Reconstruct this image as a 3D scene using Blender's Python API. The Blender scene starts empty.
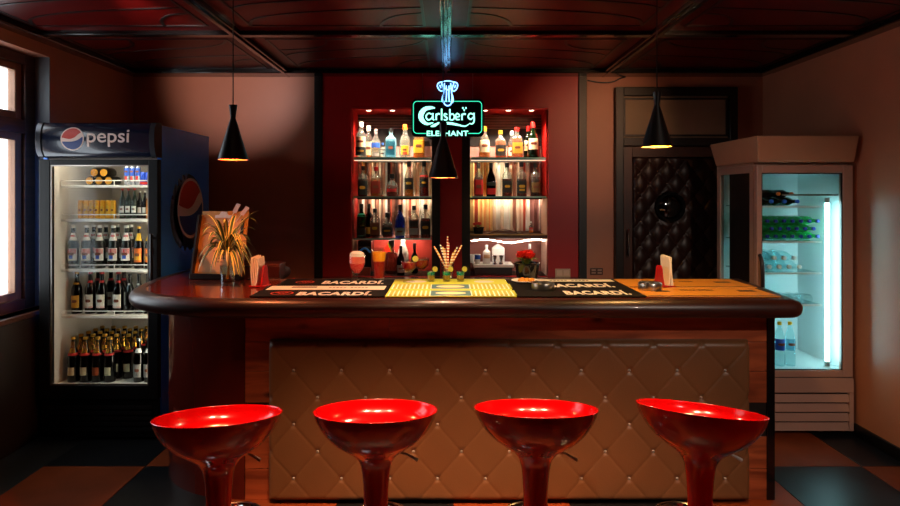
import bpy, bmesh, math, random
from math import pi, sin, cos, radians
from mathutils import Vector, Matrix
random.seed(7)
S = bpy.context.scene
COL = S.collection

# ------------------------------------------------------------------ camera, world, light levels, exposure
cam_d = bpy.data.cameras.new('camera'); cam = bpy.data.objects.new('camera', cam_d); COL.objects.link(cam)
cam.location = (0, 0, 1.6); cam.rotation_euler = (pi/2, 0, 0)
cam_d.sensor_width = 36; cam_d.lens = 24; cam_d.shift_x = 4/900; cam_d.shift_y = -58/900; cam_d.clip_start = .05
S.camera = cam
W = bpy.data.worlds.new('daylight'); S.world = W; W.use_nodes = True
bg = W.node_tree.nodes['Background']; bg.inputs[0].default_value = (.93, .97, 1, 1); bg.inputs[1].default_value = 6.0
S.view_settings.view_transform = 'Standard'; S.view_settings.look = 'None'
S.view_settings.gamma = 1; S.view_settings.use_curve_mapping = False
S.view_settings.exposure = 0.0
S.cycles.transparent_max_bounces = 24
S.cycles.max_bounces = 10
# window portal (guides the sampling of the daylight, gives off no light itself)
pl = bpy.data.lights.new('window_portal', 'AREA'); pl.shape = 'RECTANGLE'; pl.size = 1.7; pl.size_y = 1.35
pl.cycles.is_portal = True
po = bpy.data.objects.new('window_portal', pl); COL.objects.link(po)
po.location = (-2.9, 3.425, 1.69); po.rotation_euler = (0, -pi/2, 0)

ADDED_DOWNLIGHT_W = 430.0      # unseen downlights added over the stools to brighten them
PENDANT_W = 40.0
NICHE_W = 33.0
FRIDGE_L = 30.0
FRIDGE_R = 26.0
NEON = 2.4

# ------------------------------------------------------------------ materials
def lin(c):
    return tuple(((v/255)/12.92 if v/255 <= .04045 else ((v/255+.055)/1.055)**2.4) for v in c)
MATS = {}
def mat(name, rgb, rough=.5, metal=0, emit=None, strength=0, bump=0, bscale=40, var=0, vscale=6, coat=0, spec=.5, stretch=None):
    if name in MATS: return MATS[name]
    m = bpy.data.materials.new(name); m.use_nodes = True; MATS[name] = m
    nt = m.node_tree; b = nt.nodes['Principled BSDF']
    c = lin(rgb) + (1,)
    b.inputs['Base Color'].default_value = c; b.inputs['Roughness'].default_value = rough
    b.inputs['Metallic'].default_value = metal; b.inputs['Coat Weight'].default_value = coat
    b.inputs['Coat Roughness'].default_value = .08; b.inputs['Specular IOR Level'].default_value = spec
    if emit:
        b.inputs['Emission Color'].default_value = lin(emit) + (1,); b.inputs['Emission Strength'].default_value = strength
    if bump or var:
        tc = nt.nodes.new('ShaderNodeTexCoord'); vec = tc.outputs['Object']
        if stretch:
            mp = nt.nodes.new('ShaderNodeMapping'); mp.inputs['Scale'].default_value = stretch
            nt.links.new(vec, mp.inputs[0]); vec = mp.outputs[0]
    if var:
        n = nt.nodes.new('ShaderNodeTexNoise'); n.inputs['Scale'].default_value = vscale; n.inputs['Detail'].default_value = 6
        nt.links.new(vec, n.inputs['Vector'])
        r = nt.nodes.new('ShaderNodeValToRGB'); nt.links.new(n.outputs[0], r.inputs[0])
        r.color_ramp.elements[0].position = .3; r.color_ramp.elements[1].position = .7
        r.color_ramp.elements[0].color = tuple(v*(1-var) for v in c[:3]) + (1,)
        r.color_ramp.elements[1].color = tuple(min(1, v*(1+var)) for v in c[:3]) + (1,)
        nt.links.new(r.outputs[0], b.inputs['Base Color'])
    if bump:
        n2 = nt.nodes.new('ShaderNodeTexNoise'); n2.inputs['Scale'].default_value = bscale; n2.inputs['Detail'].default_value = 5
        nt.links.new(vec, n2.inputs['Vector'])
        bp = nt.nodes.new('ShaderNodeBump'); bp.inputs['Strength'].default_value = bump; bp.inputs['Distance'].default_value = .004
        nt.links.new(n2.outputs[0], bp.inputs['Height']); nt.links.new(bp.outputs[0], b.inputs['Normal'])
    return m
def glass(name, rgb=(245, 250, 250), rough=.03, lo=.04, hi=.6, pw=3.0, milk=0):
    """clear or tinted glass wall: light passes tinted, the surface mirrors more towards grazing"""
    if name in MATS: return MATS[name]
    m = bpy.data.materials.new(name); m.use_nodes = True; MATS[name] = m
    nt = m.node_tree; nt.nodes.remove(nt.nodes['Principled BSDF']); out = nt.nodes['Material Output']
    t = nt.nodes.new('ShaderNodeBsdfTransparent'); t.inputs[0].default_value = lin(rgb) + (1,)
    g = nt.nodes.new('ShaderNodeBsdfGlossy'); g.inputs['Roughness'].default_value = rough
    lw = nt.nodes.new('ShaderNodeLayerWeight'); lw.inputs[0].default_value = .5
    p = nt.nodes.new('ShaderNodeMath'); p.operation = 'POWER'; p.inputs[1].default_value = pw
    nt.links.new(lw.outputs['Facing'], p.inputs[0])
    mr = nt.nodes.new('ShaderNodeMapRange'); mr.inputs['To Min'].default_value = lo; mr.inputs['To Max'].default_value = hi
    nt.links.new(p.outputs[0], mr.inputs['Value'])
    mx = nt.nodes.new('ShaderNodeMixShader'); nt.links.new(mr.outputs[0], mx.inputs[0])
    first = t.outputs[0]
    if milk:  # slightly cloudy: part of the light is scattered
        di = nt.nodes.new('ShaderNodeBsdfDiffuse'); di.inputs[0].default_value = lin(rgb) + (1,); tl = nt.nodes.new('ShaderNodeBsdfTranslucent'); tl.inputs[0].default_value = lin(rgb) + (1,)
        m1 = nt.nodes.new('ShaderNodeMixShader'); m1.inputs[0].default_value = .5; nt.links.new(di.outputs[0], m1.inputs[1]); nt.links.new(tl.outputs[0], m1.inputs[2])
        m2 = nt.nodes.new('ShaderNodeMixShader'); m2.inputs[0].default_value = milk; nt.links.new(t.outputs[0], m2.inputs[1]); nt.links.new(m1.outputs[0], m2.inputs[2]); first = m2.outputs[0]
    nt.links.new(first, mx.inputs[1]); nt.links.new(g.outputs[0], mx.inputs[2]); nt.links.new(mx.outputs[0], out.inputs[0])
    return m
def wood(name, a, b_, rough=.35, scale=(1, 14, 14), coat=0, knots=False):
    """grain stretched along local X"""
    if name in MATS: return MATS[name]
    m = bpy.data.materials.new(name); m.use_nodes = True; MATS[name] = m
    nt = m.node_tree; b = nt.nodes['Principled BSDF']; b.inputs['Roughness'].default_value = rough; b.inputs['Coat Weight'].default_value = coat
    b.inputs['Coat Roughness'].default_value = .06
    tc = nt.nodes.new('ShaderNodeTexCoord'); mp = nt.nodes.new('ShaderNodeMapping'); mp.inputs['Scale'].default_value = scale
    oi = nt.nodes.new('ShaderNodeObjectInfo'); ad = nt.nodes.new('ShaderNodeVectorMath'); ad.operation = 'ADD'
    sc = nt.nodes.new('ShaderNodeMath'); sc.operation = 'MULTIPLY'; sc.inputs[1].default_value = 20
    nt.links.new(oi.outputs['Random'], sc.inputs[0])
    nt.links.new(tc.outputs['Object'], mp.inputs[0]); nt.links.new(mp.outputs[0], ad.inputs[0]); nt.links.new(sc.outputs[0], ad.inputs[1])
    n = nt.nodes.new('ShaderNodeTexNoise'); n.inputs['Scale'].default_value = 2.2; n.inputs['Detail'].default_value = 7; n.inputs['Distortion'].default_value = .6
    nt.links.new(ad.outputs[0], n.inputs['Vector'])
    r = nt.nodes.new('ShaderNodeValToRGB'); nt.links.new(n.outputs[0], r.inputs[0])
    r.color_ramp.elements[0].position = .3; r.color_ramp.elements[1].position = .72
    r.color_ramp.elements[0].color = lin(a) + (1,); r.color_ramp.elements[1].color = lin(b_) + (1,)
    last = r.outputs[0]
    if knots:
        v = nt.nodes.new('ShaderNodeTexVoronoi'); v.inputs['Scale'].default_value = 1.0
        mp2 = nt.nodes.new('ShaderNodeMapping'); mp2.inputs['Scale'].default_value = (3.2, 7, 7)
        ad2 = nt.nodes.new('ShaderNodeVectorMath'); ad2.operation = 'ADD'
        nt.links.new(tc.outputs['Object'], mp2.inputs[0]); nt.links.new(mp2.outputs[0], ad2.inputs[0]); nt.links.new(sc.outputs[0], ad2.inputs[1])
        nt.links.new(ad2.outputs[0], v.inputs['Vector'])
        r2 = nt.nodes.new('ShaderNodeValToRGB'); nt.links.new(v.outputs['Distance'], r2.inputs[0])
        r2.color_ramp.elements[0].position = .05; r2.color_ramp.elements[0].color = (.12, .1, .1, 1)
        r2.color_ramp.elements[1].position = .16; r2.color_ramp.elements[1].color = (1, 1, 1, 1)
        mm = nt.nodes.new('ShaderNodeMix'); mm.data_type = 'RGBA'; mm.blend_type = 'MULTIPLY'; mm.inputs[0].default_value = 1
        nt.links.new(last, mm.inputs[6]); nt.links.new(r2.outputs[0], mm.inputs[7]); last = mm.outputs[2]
    nt.links.new(last, b.inputs['Base Color'])
    return m
def glow(name, rgb, strength):
    return mat(name, (10, 10, 10), .4, emit=rgb, strength=strength)

BLACK = mat('black_paint', (14, 13, 13), .4)
BLACKGLOSS = mat('black_gloss', (10, 10, 12), .18, coat=.4)
CHROME = mat('chrome', (215, 215, 215), .12, metal=1)
STEEL = mat('brushed_steel', (170, 165, 158), .3, metal=1)
WHITE = mat('white_enamel', (232, 228, 222), .35)
WALL = mat('wall_plaster', (190, 122, 92), .42, bump=.15, bscale=30, var=.06, vscale=3)
REDWALL = mat('red_wall_paint', (172, 8, 12), .4, bump=.1, bscale=60)
CLEAR = glass('clear_glass')
PANE = glass('door_pane', (240, 247, 247), .02, .009, .3)
WPANE = glass('window_pane', (245, 248, 250), .02, .04, .5)

# ------------------------------------------------------------------ mesh builder
class MB:
    def __init__(self): self.v = []; self.f = []
    def add(self, vs, fs):
        o = len(self.v); self.v += [tuple(p) for p in vs]; self.f += [tuple(i+o for i in q) for q in fs]; return self
    def box(self, x0, x1, y0, y1, z0, z1):
        vs = [(x0,y0,z0),(x1,y0,z0),(x1,y1,z0),(x0,y1,z0),(x0,y0,z1),(x1,y0,z1),(x1,y1,z1),(x0,y1,z1)]
        return self.add(vs, [(3,2,1,0),(4,5,6,7),(0,1,5,4),(1,2,6,5),(2,3,7,6),(3,0,4,7)])
    def lathe(self, prof, n=24, c=(0,0,0), sq=2.0, fy=1.0, warp=None):
        """prof: (r,z) from bottom to top; sq>2 squares the section; fy flattens it in y"""
        rings = []; vs = []; fs = []
        for r, z in prof:
            ring = []
            if r < 1e-6:
                p = (c[0], c[1], c[2]+z); vs.append(warp(p, r, 0) if warp else p); ring = [len(vs)-1]
            else:
                for k in range(n):
                    a = 2*pi*k/n; ca, sa = cos(a), sin(a)
                    f = 1/(abs(ca)**sq+abs(sa)**sq)**(1/sq) if sq != 2 else 1
                    p = (c[0]+r*f*ca, c[1]+r*f*sa*fy, c[2]+z); vs.append(warp(p, r, a) if warp else p); ring.append(len(vs)-1)
            rings.append(ring)
        for A, B in zip(rings, rings[1:]):
            if len(A) == 1 and len(B) == 1: continue
            for k in range(n):
                k2 = (k+1) % n
                if len(A) == 1: fs.append((A[0], B[k2], B[k]))
                elif len(B) == 1: fs.append((A[k], A[k2], B[0]))
                else: fs.append((A[k], A[k2], B[k2], B[k]))
        return self.add(vs, fs)
    def tube(self, pts, r, n=8, closed=False):
        pts = [Vector(p) for p in pts]; m = len(pts); vs = []; fs = []; up = None
        for i, p in enumerate(pts):
            a = pts[(i-1) % m] if closed or i > 0 else p
            b = pts[(i+1) % m] if closed or i < m-1 else p
            t = (b-a).normalized()
            if up is None:
                up = Vector((0,0,1)) if abs(t.z) < .9 else Vector((1,0,0))
            u = (up - t*up.dot(t))
            if u.length < 1e-4: u = t.orthogonal()
            u.normalize(); w = t.cross(u); up = u
            rr = r[i] if isinstance(r, (list, tuple)) else r
            for k in range(n):
                g = 2*pi*k/n; vs.append(p + u*rr*cos(g) + w*rr*sin(g))
        for i in range(m if closed else m-1):
            j = (i+1) % m
            for k in range(n):
                k2 = (k+1) % n; fs.append((i*n+k, i*n+k2, j*n+k2, j*n+k))
        if not closed:
            fs.append(tuple(range(n-1, -1, -1))); fs.append(tuple((m-1)*n+k for k in range(n)))
        return self.add(vs, fs)
    def prism(self, poly, y0, y1):
        """poly in (x,z), extruded along y"""
        n = len(poly); vs = [(x,y0,z) for x,z in poly]+[(x,y1,z) for x,z in poly]
        fs = [tuple(range(n)), tuple(range(2*n-1, n-1, -1))]
        fs += [(i, n+i, n+(i+1)%n, (i+1)%n) for i in range(n)]
        return self.add(vs, fs)
    def slab(self, poly, z0, z1):
        """poly in (x,y), extruded along z"""
        n = len(poly); vs = [(x,y,z0) for x,y in poly]+[(x,y,z1) for x,y in poly]
        fs = [tuple(range(n-1,-1,-1)), tuple(range(n, 2*n))]
        fs += [(i, (i+1)%n, n+(i+1)%n, n+i) for i in range(n)]
        return self.add(vs, fs)
    def xform(self, M):
        self.v = [tuple(M @ Vector(p)) for p in self.v]; return self
    def mesh(self, name, m, smooth=False, bevel=0, recalc=True):
        me = bpy.data.meshes.new(name); me.from_pydata(self.v, [], self.f); me.materials.append(m)
        bm = bmesh.new(); bm.from_mesh(me)
        if bevel:
            bmesh.ops.bevel(bm, geom=[e for e in bm.edges if e.is_manifold and e.calc_face_angle(0) > .5], offset=bevel, segments=2, profile=.6, affect='EDGES', clamp_overlap=True)
        if recalc: bmesh.ops.recalc_face_normals(bm, faces=bm.faces)
        if smooth:
            for f in bm.faces: f.smooth = True
            for e in bm.edges:
                if e.is_manifold and e.calc_face_angle(0) > .7: e.smooth = False
        bm.to_mesh(me); bm.free(); return me
    def obj(self, name, m, parent=None, smooth=False, bevel=0, label=None, recalc=True):
        return link(name, self.mesh(name, m, smooth, bevel, recalc), parent, label)
def link(name, me, parent=None, label=None, loc=None, rot=None):
    o = bpy.data.objects.new(name, me); COL.objects.link(o); o.parent = parent
    if label: o['label'] = label
    if loc: o.location = loc
    if rot: o.rotation_euler = rot
    return o
def tag(o, label, cat, group=None):
    o['label'] = label; o['category'] = cat
    if group: o['group'] = group
    return o
def thing(name, label, cat, loc=(0,0,0), rz=0, group=None):
    o = bpy.data.objects.new(name, None); COL.objects.link(o); o.empty_display_size = .05
    o.location = loc; o.rotation_euler = (0, 0, rz); return tag(o, label, cat, group)
def struct(o, label=None):
    o['kind'] = 'structure'
    if label: o['label'] = label
    return o
def sempty(name, loc=(0,0,0)):
    o = bpy.data.objects.new(name, None); COL.objects.link(o); o.location = loc; o['kind'] = 'structure'; return o
def rect(x0, x1, z0, z1): return [(x0,z0),(x1,z0),(x1,z1),(x0,z1)]
def B(*a): return MB().box(*a)
def spot(name, loc, rot, watts, rgb, angle, blend, radius, parent=None):
    l = bpy.data.lights.new(name, 'SPOT'); l.energy = watts; l.color = lin(rgb); l.spot_size = radians(angle); l.spot_blend = blend; l.shadow_soft_size = radius
    o = bpy.data.objects.new(name, l); COL.objects.link(o); o.location = loc; o.rotation_euler = rot; o.parent = parent; return o
def point(name, loc, watts, rgb, radius, parent=None):
    l = bpy.data.lights.new(name, 'POINT'); l.energy = watts; l.color = lin(rgb); l.shadow_soft_size = radius
    o = bpy.data.objects.new(name, l); COL.objects.link(o); o.location = loc; o.parent = parent; return o
def text_mesh(body, size, bold=0, shear=0, space=1.0, sx=1, extrude=.0008, fine=0):
    cu = bpy.data.curves.new('lettering', 'FONT'); cu.body = body; cu.size = size; cu.offset = bold; cu.shear = shear
    cu.space_character = space; cu.align_x = 'CENTER'; cu.extrude = extrude; cu.resolution_u = 6
    o = bpy.data.objects.new('lettering', cu); COL.objects.link(o)
    dg = bpy.context.evaluated_depsgraph_get(); me = bpy.data.meshes.new_from_object(o.evaluated_get(dg))
    bpy.data.objects.remove(o); bpy.data.curves.remove(cu)
    if sx != 1: me.transform(Matrix.Diagonal((sx, 1, 1, 1)))
    if fine:
        bm = bmesh.new(); bm.from_mesh(me); bmesh.ops.triangulate(bm, faces=bm.faces)
        for _ in range(fine):
            bmesh.ops.subdivide_edges(bm, edges=[e for e in bm.edges if e.calc_length() > .012], cuts=1)
            bmesh.ops.triangulate(bm, faces=bm.faces)
        bm.to_mesh(me); bm.free()
    me.materials.clear(); return me
def ribbon(pts, w):
    """flat strip in a plane; pts (u,v) or (u,v,w) -> closed outline polygon"""
    L = []; R = []; n = len(pts)
    for i, p in enumerate(pts):
        a = pts[max(i-1,0)]; b = pts[min(i+1,n-1)]
        t = Vector((b[0]-a[0], b[1]-a[1])); t = t.normalized() if t.length else Vector((1,0)); nn = Vector((-t.y, t.x))
        ww = (p[2] if len(p) > 2 else w)/2
        L.append((p[0]+nn.x*ww, p[1]+nn.y*ww)); R.append((p[0]-nn.x*ww, p[1]-nn.y*ww))
    return L, R
def catmull(pts, k=6):
    out = []; n = len(pts)
    for i in range(n-1):
        p0 = pts[max(i-1,0)]; p1 = pts[i]; p2 = pts[i+1]; p3 = pts[min(i+2,n-1)]
        for j in range(k):
            t = j/k
            out.append(tuple(.5*((2*b)+(-a+c)*t+(2*a-5*b+4*c-d)*t*t+(-a+3*b-3*c+d)*t**3) for a,b,c,d in zip(p0,p1,p2,p3)))
    out.append(tuple(pts[-1])); return out
def arc(cx, cy, rx, ry, a0, a1, n=12):
    return [(cx+rx*cos(radians(a0+(a1-a0)*i/n)), cy+ry*sin(radians(a0+(a1-a0)*i/n))) for i in range(n+1)]
def strip_mb(mb, pts, w, place, t):
    """ribbon with thickness t; place(u,v,h)->xyz"""
    L, R = ribbon(pts, w); n = len(L); vs = []; fs = []
    for (a, b) in zip(L, R): vs += [place(a[0],a[1],0), place(b[0],b[1],0), place(a[0],a[1],t), place(b[0],b[1],t)]
    for i in range(n-1):
        o = 4*i; fs += [(o+2,o+3,o+7,o+6),(o,o+4,o+5,o+1),(o,o+2,o+6,o+4),(o+1,o+5,o+7,o+3)]
    fs += [(0,1,3,2),(4*n-4,4*n-2,4*n-1,4*n-3)]
    return mb.add(vs, fs)

# ================================================================== STRUCTURE
XL, XR, YB, YF, ZC = -2.705, 2.74, 5.19, -1.6, 2.66

# --- floor with checker tiles
floor = struct(B(XL-.2, XR+.1, YF-.1, YB+.5, -.06, -.006).obj('floor', mat('floor_grout', (22, 16, 13), .6)), 'checkered floor of brown and near-black glossy tiles')
TB = mat('brown_tile', (124, 54, 24), .5, var=.15, vscale=5, bump=.03, spec=.1); TK = mat('black_tile', (22, 22, 24), .36, var=.2, vscale=8, spec=.25)
P_ = .603
tb = B(-P_/2+.002, P_/2-.002, -P_/2+.002, P_/2-.002, -.008, 0).mesh('tile', TB, bevel=.0015)
tk = B(-P_/2+.002, P_/2-.002, -P_/2+.002, P_/2-.002, -.008, 0).mesh('tile', TK, bevel=.0015)
for i in range(-7, 2):
    for j in range(-8, 3):
        cx = 1.847 + P_*(i+.5); cy = 3.54 + P_*(j+.5)
        if cx-P_/2 < XL-.31 or cx+P_/2 > XR+.32 or cy < YF: continue
        link('tile', tb if (i+j) % 2 == 0 else tk, floor, loc=(cx, cy, 0))

# --- ceiling: red lacquer panels, black ribs, inlaid line ornaments
CEILRED = mat('ceiling_red_lacquer', (84, 7, 5), .34, spec=.16)
RIB = mat('ceiling_black_rib', (13, 11, 11), .2, coat=.5)
ceil = struct(B(XL-.3, XR+.1, YF-.1, YB+.5, ZC+.012, ZC+.1).obj('ceiling', BLACK), 'dark red lacquered ceiling divided by black ribs')
xs = [XL, -1.36, 0.0, 1.36, XR]; ys = [-1.6, -.3, .85, 1.9, 2.88, 3.9, YB]
INK = mat('ceiling_line_black', (8, 7, 7), .35)
for a, b in zip(xs, xs[1:]):
    for c, d in zip(ys, ys[1:]):
        B(a+.02, b-.02, c+.02, d-.02, ZC, ZC+.012).obj('ceiling_panel', CEILRED, ceil)
        if c < 1.8: continue
        mir = 1 if (a+b)/2 > 0 else -1
        lo, hi = (a, b) if mir > 0 else (-b, -a)
        w = hi-lo; h = d-c
        def pl_(u, v, t, lo=lo, w=w, c=c, h=h, mir=mir): return (mir*(lo+u*w), c+v*h, ZC-t)
        mb = MB()
        def ln(pts, wd=.014): strip_mb(mb, [(p[0], p[1]) for p in pts], wd, lambda u, v, t: pl_(u, v, t), .004)
        ln([(.1,.14),(.9,.14)], .016); ln([(.1,.86),(.9,.86)], .016); ln([(.1,.14),(.1,.86)], .012); ln([(.9,.14),(.9,.86)], .012)
        ln(catmull([(.1,.14),(.16,.24),(.3,.32),(.55,.37),(.8,.44),(.9,.52)])); ln(catmull([(.1,.6),(.2,.64),(.27,.74),(.3,.86)]))
        ln(catmull([(.9,.86),(.85,.72),(.7,.62),(.45,.55),(.1,.5)])); ln(catmull([(.6,.14),(.63,.26),(.72,.34),(.9,.38)]))
        mb.obj('inlay_line', INK, ceil)
for x in xs[1:-1]:
    B(x-.036, x+.036, YF, YB, ZC-.03, ZC+.01).obj('ceiling_rib', RIB, ceil, bevel=.006)
    B(x-.011, x+.011, YF, YB, ZC-.042, ZC-.03).obj('ceiling_rib', RIB, ceil, bevel=.004)
for y in ys[1:-1]:
    B(XL, XR, y-.036, y+.036, ZC-.028, ZC+.01).obj('ceiling_rib', RIB, ceil, bevel=.006)
struct(B(XL, XR, YB-.17, YB, 2.62, ZC+.01).obj('trim_1', RIB, bevel=.008), 'black crown trim along the back wall')
struct(B(XL, XL+.1, YF, YB-.17, 2.615, ZC+.01).obj('trim_2', RIB, bevel=.008), 'black crown trim along the window wall')
struct(B(XR-.1, XR, YF, YB-.17, 2.615, ZC+.01).obj('trim_3', RIB, bevel=.008), 'black crown trim along the plain side wall')

# --- walls
wb = MB()
NX = [(-.8125, -.121), (.207, .88)]; NZ0, NZ1 = .90, 2.352; ND = 5.54
wb.box(XL-.2, NX[0][0], YB, YB+.08, 0, ZC); wb.box(NX[1][1], XR+.1, YB, YB+.08, 0, ZC)
wb.box(NX[0][0], NX[1][1], YB, YB+.08, NZ1, ZC); wb.box(NX[0][0], NX[1][1], YB, YB+.08, 0, NZ0); wb.box(NX[0][1], NX[1][0], YB, YB+.08, NZ0, NZ1)
wall_back = struct(wb.obj('wall_back', WALL), 'warm beige plaster wall behind the bar')
struct(B(XR, XR+.1, YF, YB, 0, ZC).obj('wall_right', WALL), 'plain warm beige side wall beside the glass fridge')
struct(B(XL-.2, XR+.1, YF-.1, YF, 0, ZC).obj('wall_front', mat('wall_front_paint', (60, 30, 24), .6)), 'wall behind the viewer')
WY0, WY1, WZ0, WZ1 = 2.75, 4.10, .84, 2.54
wl = MB()
wl.box(XL-.2, XL, YF, WY0, 0, ZC); wl.box(XL-.2, XL, WY1, YB, 0, ZC); wl.box(XL-.2, XL, WY0, WY1, WZ1, ZC); wl.box(XL-.2, XL, WY0, WY1, 0, WZ0)
wall_left = struct(wl.obj('wall_left', WALL), 'beige plaster wall with the deep-set window')
struct(B(XL, XL+.018, 1.4, 4.25, 0, WZ0-.035).obj('trim_4', wood('dark_panelling', (26, 14, 9), (40, 22, 14), .4, (14, 1, 1)), bevel=.004), 'dark wooden panelling below the window')
struct(B(XR-.018, XR, YF, YB, 0, .075).obj('baseboard_right', BLACK, bevel=.004), 'black baseboard under the plain side wall')
struct(B(XL, XR, YB-.018, YB, 0, .09).obj('baseboard_back', BLACK, bevel=.004), 'black baseboard under the back wall')
# window
win = sempty('window_1', (XL-.15, (WY0+WY1)/2, WZ0)); win['label'] = 'wooden framed window with bright daylight behind'
FR = wood('window_brown', (58, 30, 18), (92, 52, 32), .35, (1, 1, 12)); hy = (WY1-WY0)/2
f = MB(); f.box(-.05, .05, -hy, -hy+.1, 0, 1.70); f.box(-.05, .05, hy-.1, hy, 0, 1.70); f.box(-.05, .05, -hy+.1, hy-.1, 0, .07); f.box(-.05, .05, -hy+.1, hy-.1, 1.63, 1.70)
f.obj('window_frame', FR, win, bevel=.006)
B(-.055, .055, -hy+.1, hy-.1, 1.17, 1.26).obj('transom_bar', FR, win, bevel=.006)
ny = 2; span = (2*hy-.2)/ny
for k in range(ny):
    a = -hy+.1+k*span; b = a+span
    if k: B(-.05, .05, a-.03, a+.03, .07, 1.63).obj('mullion', FR, win, bevel=.006)
    for (z0, z1) in ((.07, 1.17), (1.26, 1.63)):
        a2 = a+(.03 if k else 0); b2 = b-(.03 if k < ny-1 else 0)
        s = MB(); s.box(-.025, .025, a2, a2+.06, z0, z1); s.box(-.025, .025, b2-.06, b2, z0, z1); s.box(-.025, .025, a2+.06, b2-.06, z0, z0+.05); s.box(-.025, .025, a2+.06, b2-.06, z1-.05, z1)
        so = s.obj('sash', mat('sash_tan', (150, 104, 74), .4, var=.1, vscale=9), win, bevel=.004)
        B(-.004, .004, a2+.06, b2-.06, z0+.05, z1-.05).obj('pane', WPANE, so)
B(.05, .18, -hy, hy, -.03, 0).obj('window_sill', FR, win, bevel=.006)
B(-.02, .149, hy-.006, hy+.001, 0, 1.70).obj('reveal_lining', mat('reveal_grey', (100, 104, 108), .45), win)

# --- red feature wall round the niches
RX0, RX1 = -1.063, 1.141
rw = MB()
rw.box(RX0, NX[0][0], YB-.02, YB, 0, 2.62); rw.box(NX[1][1], RX1, YB-.02, YB, 0, 2.62)
rw.box(NX[0][0], NX[1][1], YB-.02, YB, NZ1, 2.62); rw.box(NX[0][0], NX[1][1], YB-.02, YB, 0, NZ0); rw.box(NX[0][1], NX[1][0], YB-.02, YB, NZ0, NZ1)
rw.obj('red_panel', REDWALL, wall_back, label='deep red painted panel around two bottle niches')
struct(B(-1.132, RX0, YB-.04, YB, 0, 2.62).obj('trim_5', BLACK, bevel=.004), 'black post edging the red panel, on the side of the blue fridge')
struct(B(RX1, 1.21, YB-.04, YB, 0, 2.62).obj('trim_6', BLACK, bevel=.004), 'black post edging the red panel, on the side of the padded door')
B(NX[0][1], NX[0][1]+.07, YB-.03, YB-.02, NZ0, NZ1).obj('niche_edge', BLACK, wall_back)
B(NX[1][0]-.07, NX[1][0], YB-.03, YB-.02, NZ0, NZ1).obj('niche_edge', BLACK, wall_back)
NRED = mat('niche_red', (205, 32, 28), .4); NPINK = mat('niche_pink_back', (176, 128, 118), .5); NLOW = mat('niche_coral', (214, 70, 56), .45)
NBROWN = wood('reflected_brown_board', (70, 42, 34), (104, 66, 54), .4)
REFL_CURT = {k: mat('reflected_curtain_'+k, c, .8) for k, c in dict(w=(250, 244, 236), c=(240, 216, 192), p=(226, 176, 150), n=(140, 84, 66), k=(74, 42, 34), r=(190, 74, 48), y=(248, 214, 144), o=(238, 164, 92), m=(150, 98, 92)).items()}  # stripe colours of the curtains reflected in the niche mirror
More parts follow.
